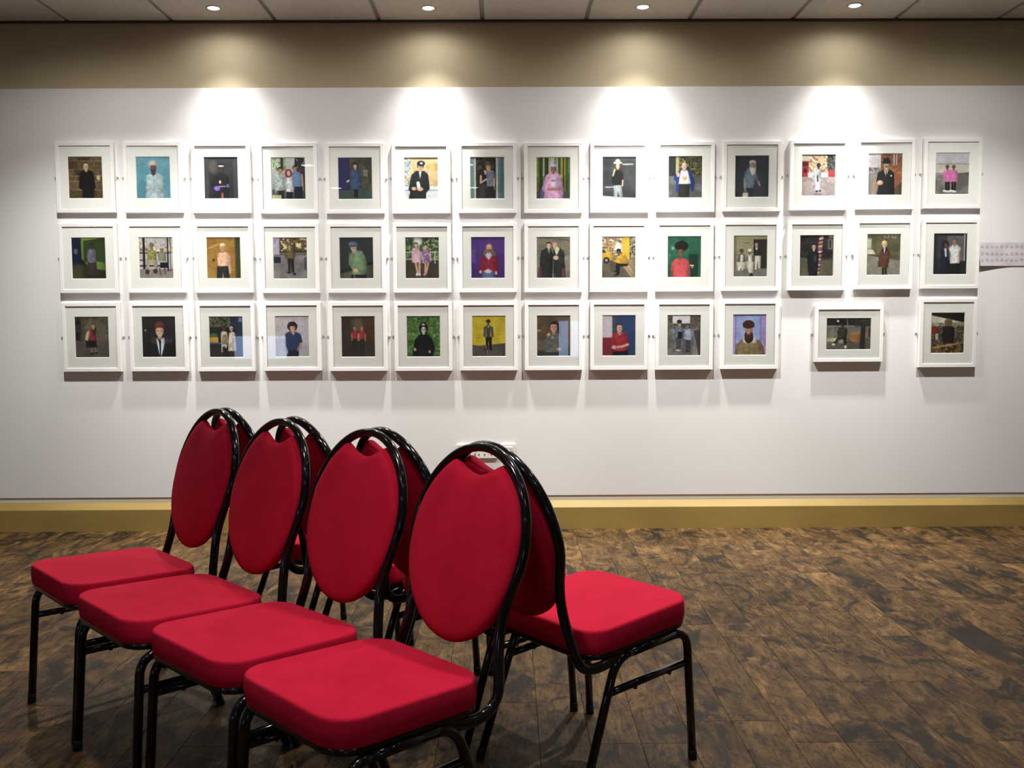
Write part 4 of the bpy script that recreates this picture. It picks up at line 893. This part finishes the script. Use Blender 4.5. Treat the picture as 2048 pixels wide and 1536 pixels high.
def build_chair():
    ch = empty('banquet_chair')
    obj('seat', seat_bm(), M['red'], ch, True)
    obj('seat_pan', pan_bm(), M['black'], ch, True)
    obj('backrest', backrest_bm(), M['red'], ch, True)
    obj('back_frame', back_frame_bm(), M['black'], ch, True)
    for s in (-1, 1):
        path = fillet([(.204, s * .2050, .004), (.178, s * .200, .383), (-.108, s * .194, .372), (-.250, s * .2030, .004)], .055, 8)
        # first/last corner arcs belong to the legs
        f_leg, rail, r_leg = path[:10], path[9:11], path[10:]
        for seg in (f_leg, r_leg):
            bm = bmesh.new(); sweep(bm, seg, .0115, .0125, 12, Vector((0, 1, 0)))
            lg = obj('leg', bm, M['black'], ch, True)
            low = seg[0] if seg[0].z < seg[-1].z else seg[-1]
            up = (seg[1] if seg[0].z < seg[-1].z else seg[-2])
            d = (up - low).normalized()
            bm = bmesh.new(); sweep(bm, [low - d * .004, low + d * .024, low + d * .026], .0130, .0130, 12, Vector((0, 1, 0)))
            ft = obj('foot_cap', bm, M['rubber'], lg, True)
        bm = bmesh.new(); sweep(bm, rail, .0115, .0125, 12, Vector((0, 1, 0)))
        obj('seat_rail', bm, M['black'], ch, True)
        bm = bmesh.new(); sweep(bm, [(.184, s * .2012, .292), (-.134, s * .1962, .284)], .0095, .0105, 10, Vector((0, 1, 0)))
        st = obj('stretcher', bm, M['black'], ch, True)
        for px in (.10, -.04):
            bm = bmesh.new(); lathe(bm, [(.006, 0), (.006, -.005), (.004, -.007)], 10)
            sn = obj('glide_stud', bm, M['rubber'], st, True)
            sn.location = (px, s * (.2015 + px * .012), .2795 + px * .025)
    # cross bars under the seat pan tie the two sides together
    for px in (.12, -.07):
        bm = bmesh.new(); sweep(bm, [(px, -.19, .378), (px, .19, .378)], .009, .009, 8, Vector((1, 0, 0)))
        obj('cross_bar', bm, M['black'], ch, True)
    return ch

CH = [  # x, y, facing deg, label
    (-.3332, 2.0363, 224.54, 'red banquet chair at the near end of the front row, closest to the camera'),
    (-.6556, 2.3478, 226.34, 'red banquet chair second from the near end in the row facing the camera'),
    (-.9830, 2.6455, 224.61, 'red banquet chair third from the near end in the row facing the camera'),
    (-1.296, 2.989, 223.84, 'red banquet chair at the far left end of the row facing the camera'),
    (.2400, 2.5900, 40.7, 'red banquet chair facing the wall, rightmost, its seat and side legs fully in view'),
    (-.0770, 2.9170, 41.6, 'red banquet chair facing the wall, second from the right, behind the second chair'),
    (-.3980, 3.2290, 41.0, 'red banquet chair facing the wall, third from the right, mostly hidden'),
    (-.7150, 3.5430, 41.1, 'red banquet chair facing the wall at the far left end, only its back rim showing')]
proto = build_chair()
for i, (x, y, a, lb) in enumerate(CH):
    ch = proto if i == 0 else copy_tree(proto)
    ch.location = (x, y, 0)
    ch.rotation_euler = (0, 0, math.radians(a))
    tag(ch, lb, 'chair', 'red banquet chairs in two back-to-back rows')

# ---------------------------------------------------------------- small things on the wall
e = empty('socket_plate', (-.18, WP, .428)); tag(e, 'wide white wall socket plate low on the panel behind the nearest chair', 'wall socket')
obj('plate', box(-.122, .122, -.010, 0, 0, .088, .003, 2), M['plastic'], e)
for px in (-.012, .010, .044): obj('socket_hole', box(px - .004, px + .004, -.0112, -.0095, .022, .027), M['dark'], e)
for px in (-.085, -.045, .085): obj('socket_hole', box(px - .004, px + .004, -.0112, -.0095, .022, .027), M['dark'], e)
for px in (-.108, .108):
    bm = bmesh.new(); rings_mesh(bm, [[(px + .004 * math.cos(k * math.pi / 5), y, .072 + .004 * math.sin(k * math.pi / 5)) for k in range(10)] for y in (-.0095, -.0115)])
    obj('screw', bm, M['screw'], e)
obj('rocker_switch', box(-.020, -.004, -.013, -.0095, .048, .070, .0015, 1), M['plastic'], e)
obj('rocker_switch', box(.060, .076, -.013, -.0095, .048, .070, .0015, 1), M['plastic'], e)
e = empty('switch_plate', (.0065, WP, .4285)); tag(e, 'small square fused switch plate beside the wide white socket plate', 'wall switch')
obj('plate', box(-.042, .042, -.010, 0, 0, .087, .003, 2), M['plastic'], e)
obj('fuse_carrier', box(-.026, .026, -.013, -.0095, .044, .070, .0015, 1), M['plastic2'], e)
obj('rocker_switch', box(-.030, .004, -.0125, -.0095, .014, .036, .0015, 1), M['plastic2'], e)
obj('neon', box(.026, .032, -.0118, -.0095, .034, .040), M['dark'], e)

# exhibition list: a strip of paper with tiny captions, lower left corner curling off the wall
cv = Cv(420, 139, 168, 56, seed=80).bg((206, 196, 202), (204, 194, 200))
cv.grain = 0.0
for row, yy in enumerate((18, 60, 96)):
    for k in range(14):
        xx = 10 + k * 29.4
        for q in range(3 if cv.r.rand() > .5 else 2):
            ln = 12 + cv.r.rand() * 10
            cv.R(xx, yy + (2 - q) * 6.5, xx + ln, yy + (2 - q) * 6.5 + 3, (128, 118, 124), .9)
me = print_mesh(cv, .42, .139, 1.0)
for v in me.vertices:
    u, w_ = (v.co.x + .21) / .42, (.0695 - v.co.z) / .139
    v.co.y = -.001 - .004 * w_ - .016 * (w_ ** 1.5) * max(0, 1 - u * 2.2) ** 1.3
pp = obj('paper_list', me)
pp.location = (2.808 + .21, WP, 1.634)
tag(pp, 'white paper strip of small caption text pinned right of the framed photos', 'paper list')
sm = pp.modifiers.new('thickness', 'SOLIDIFY'); sm.thickness = .0003; sm.offset = 0
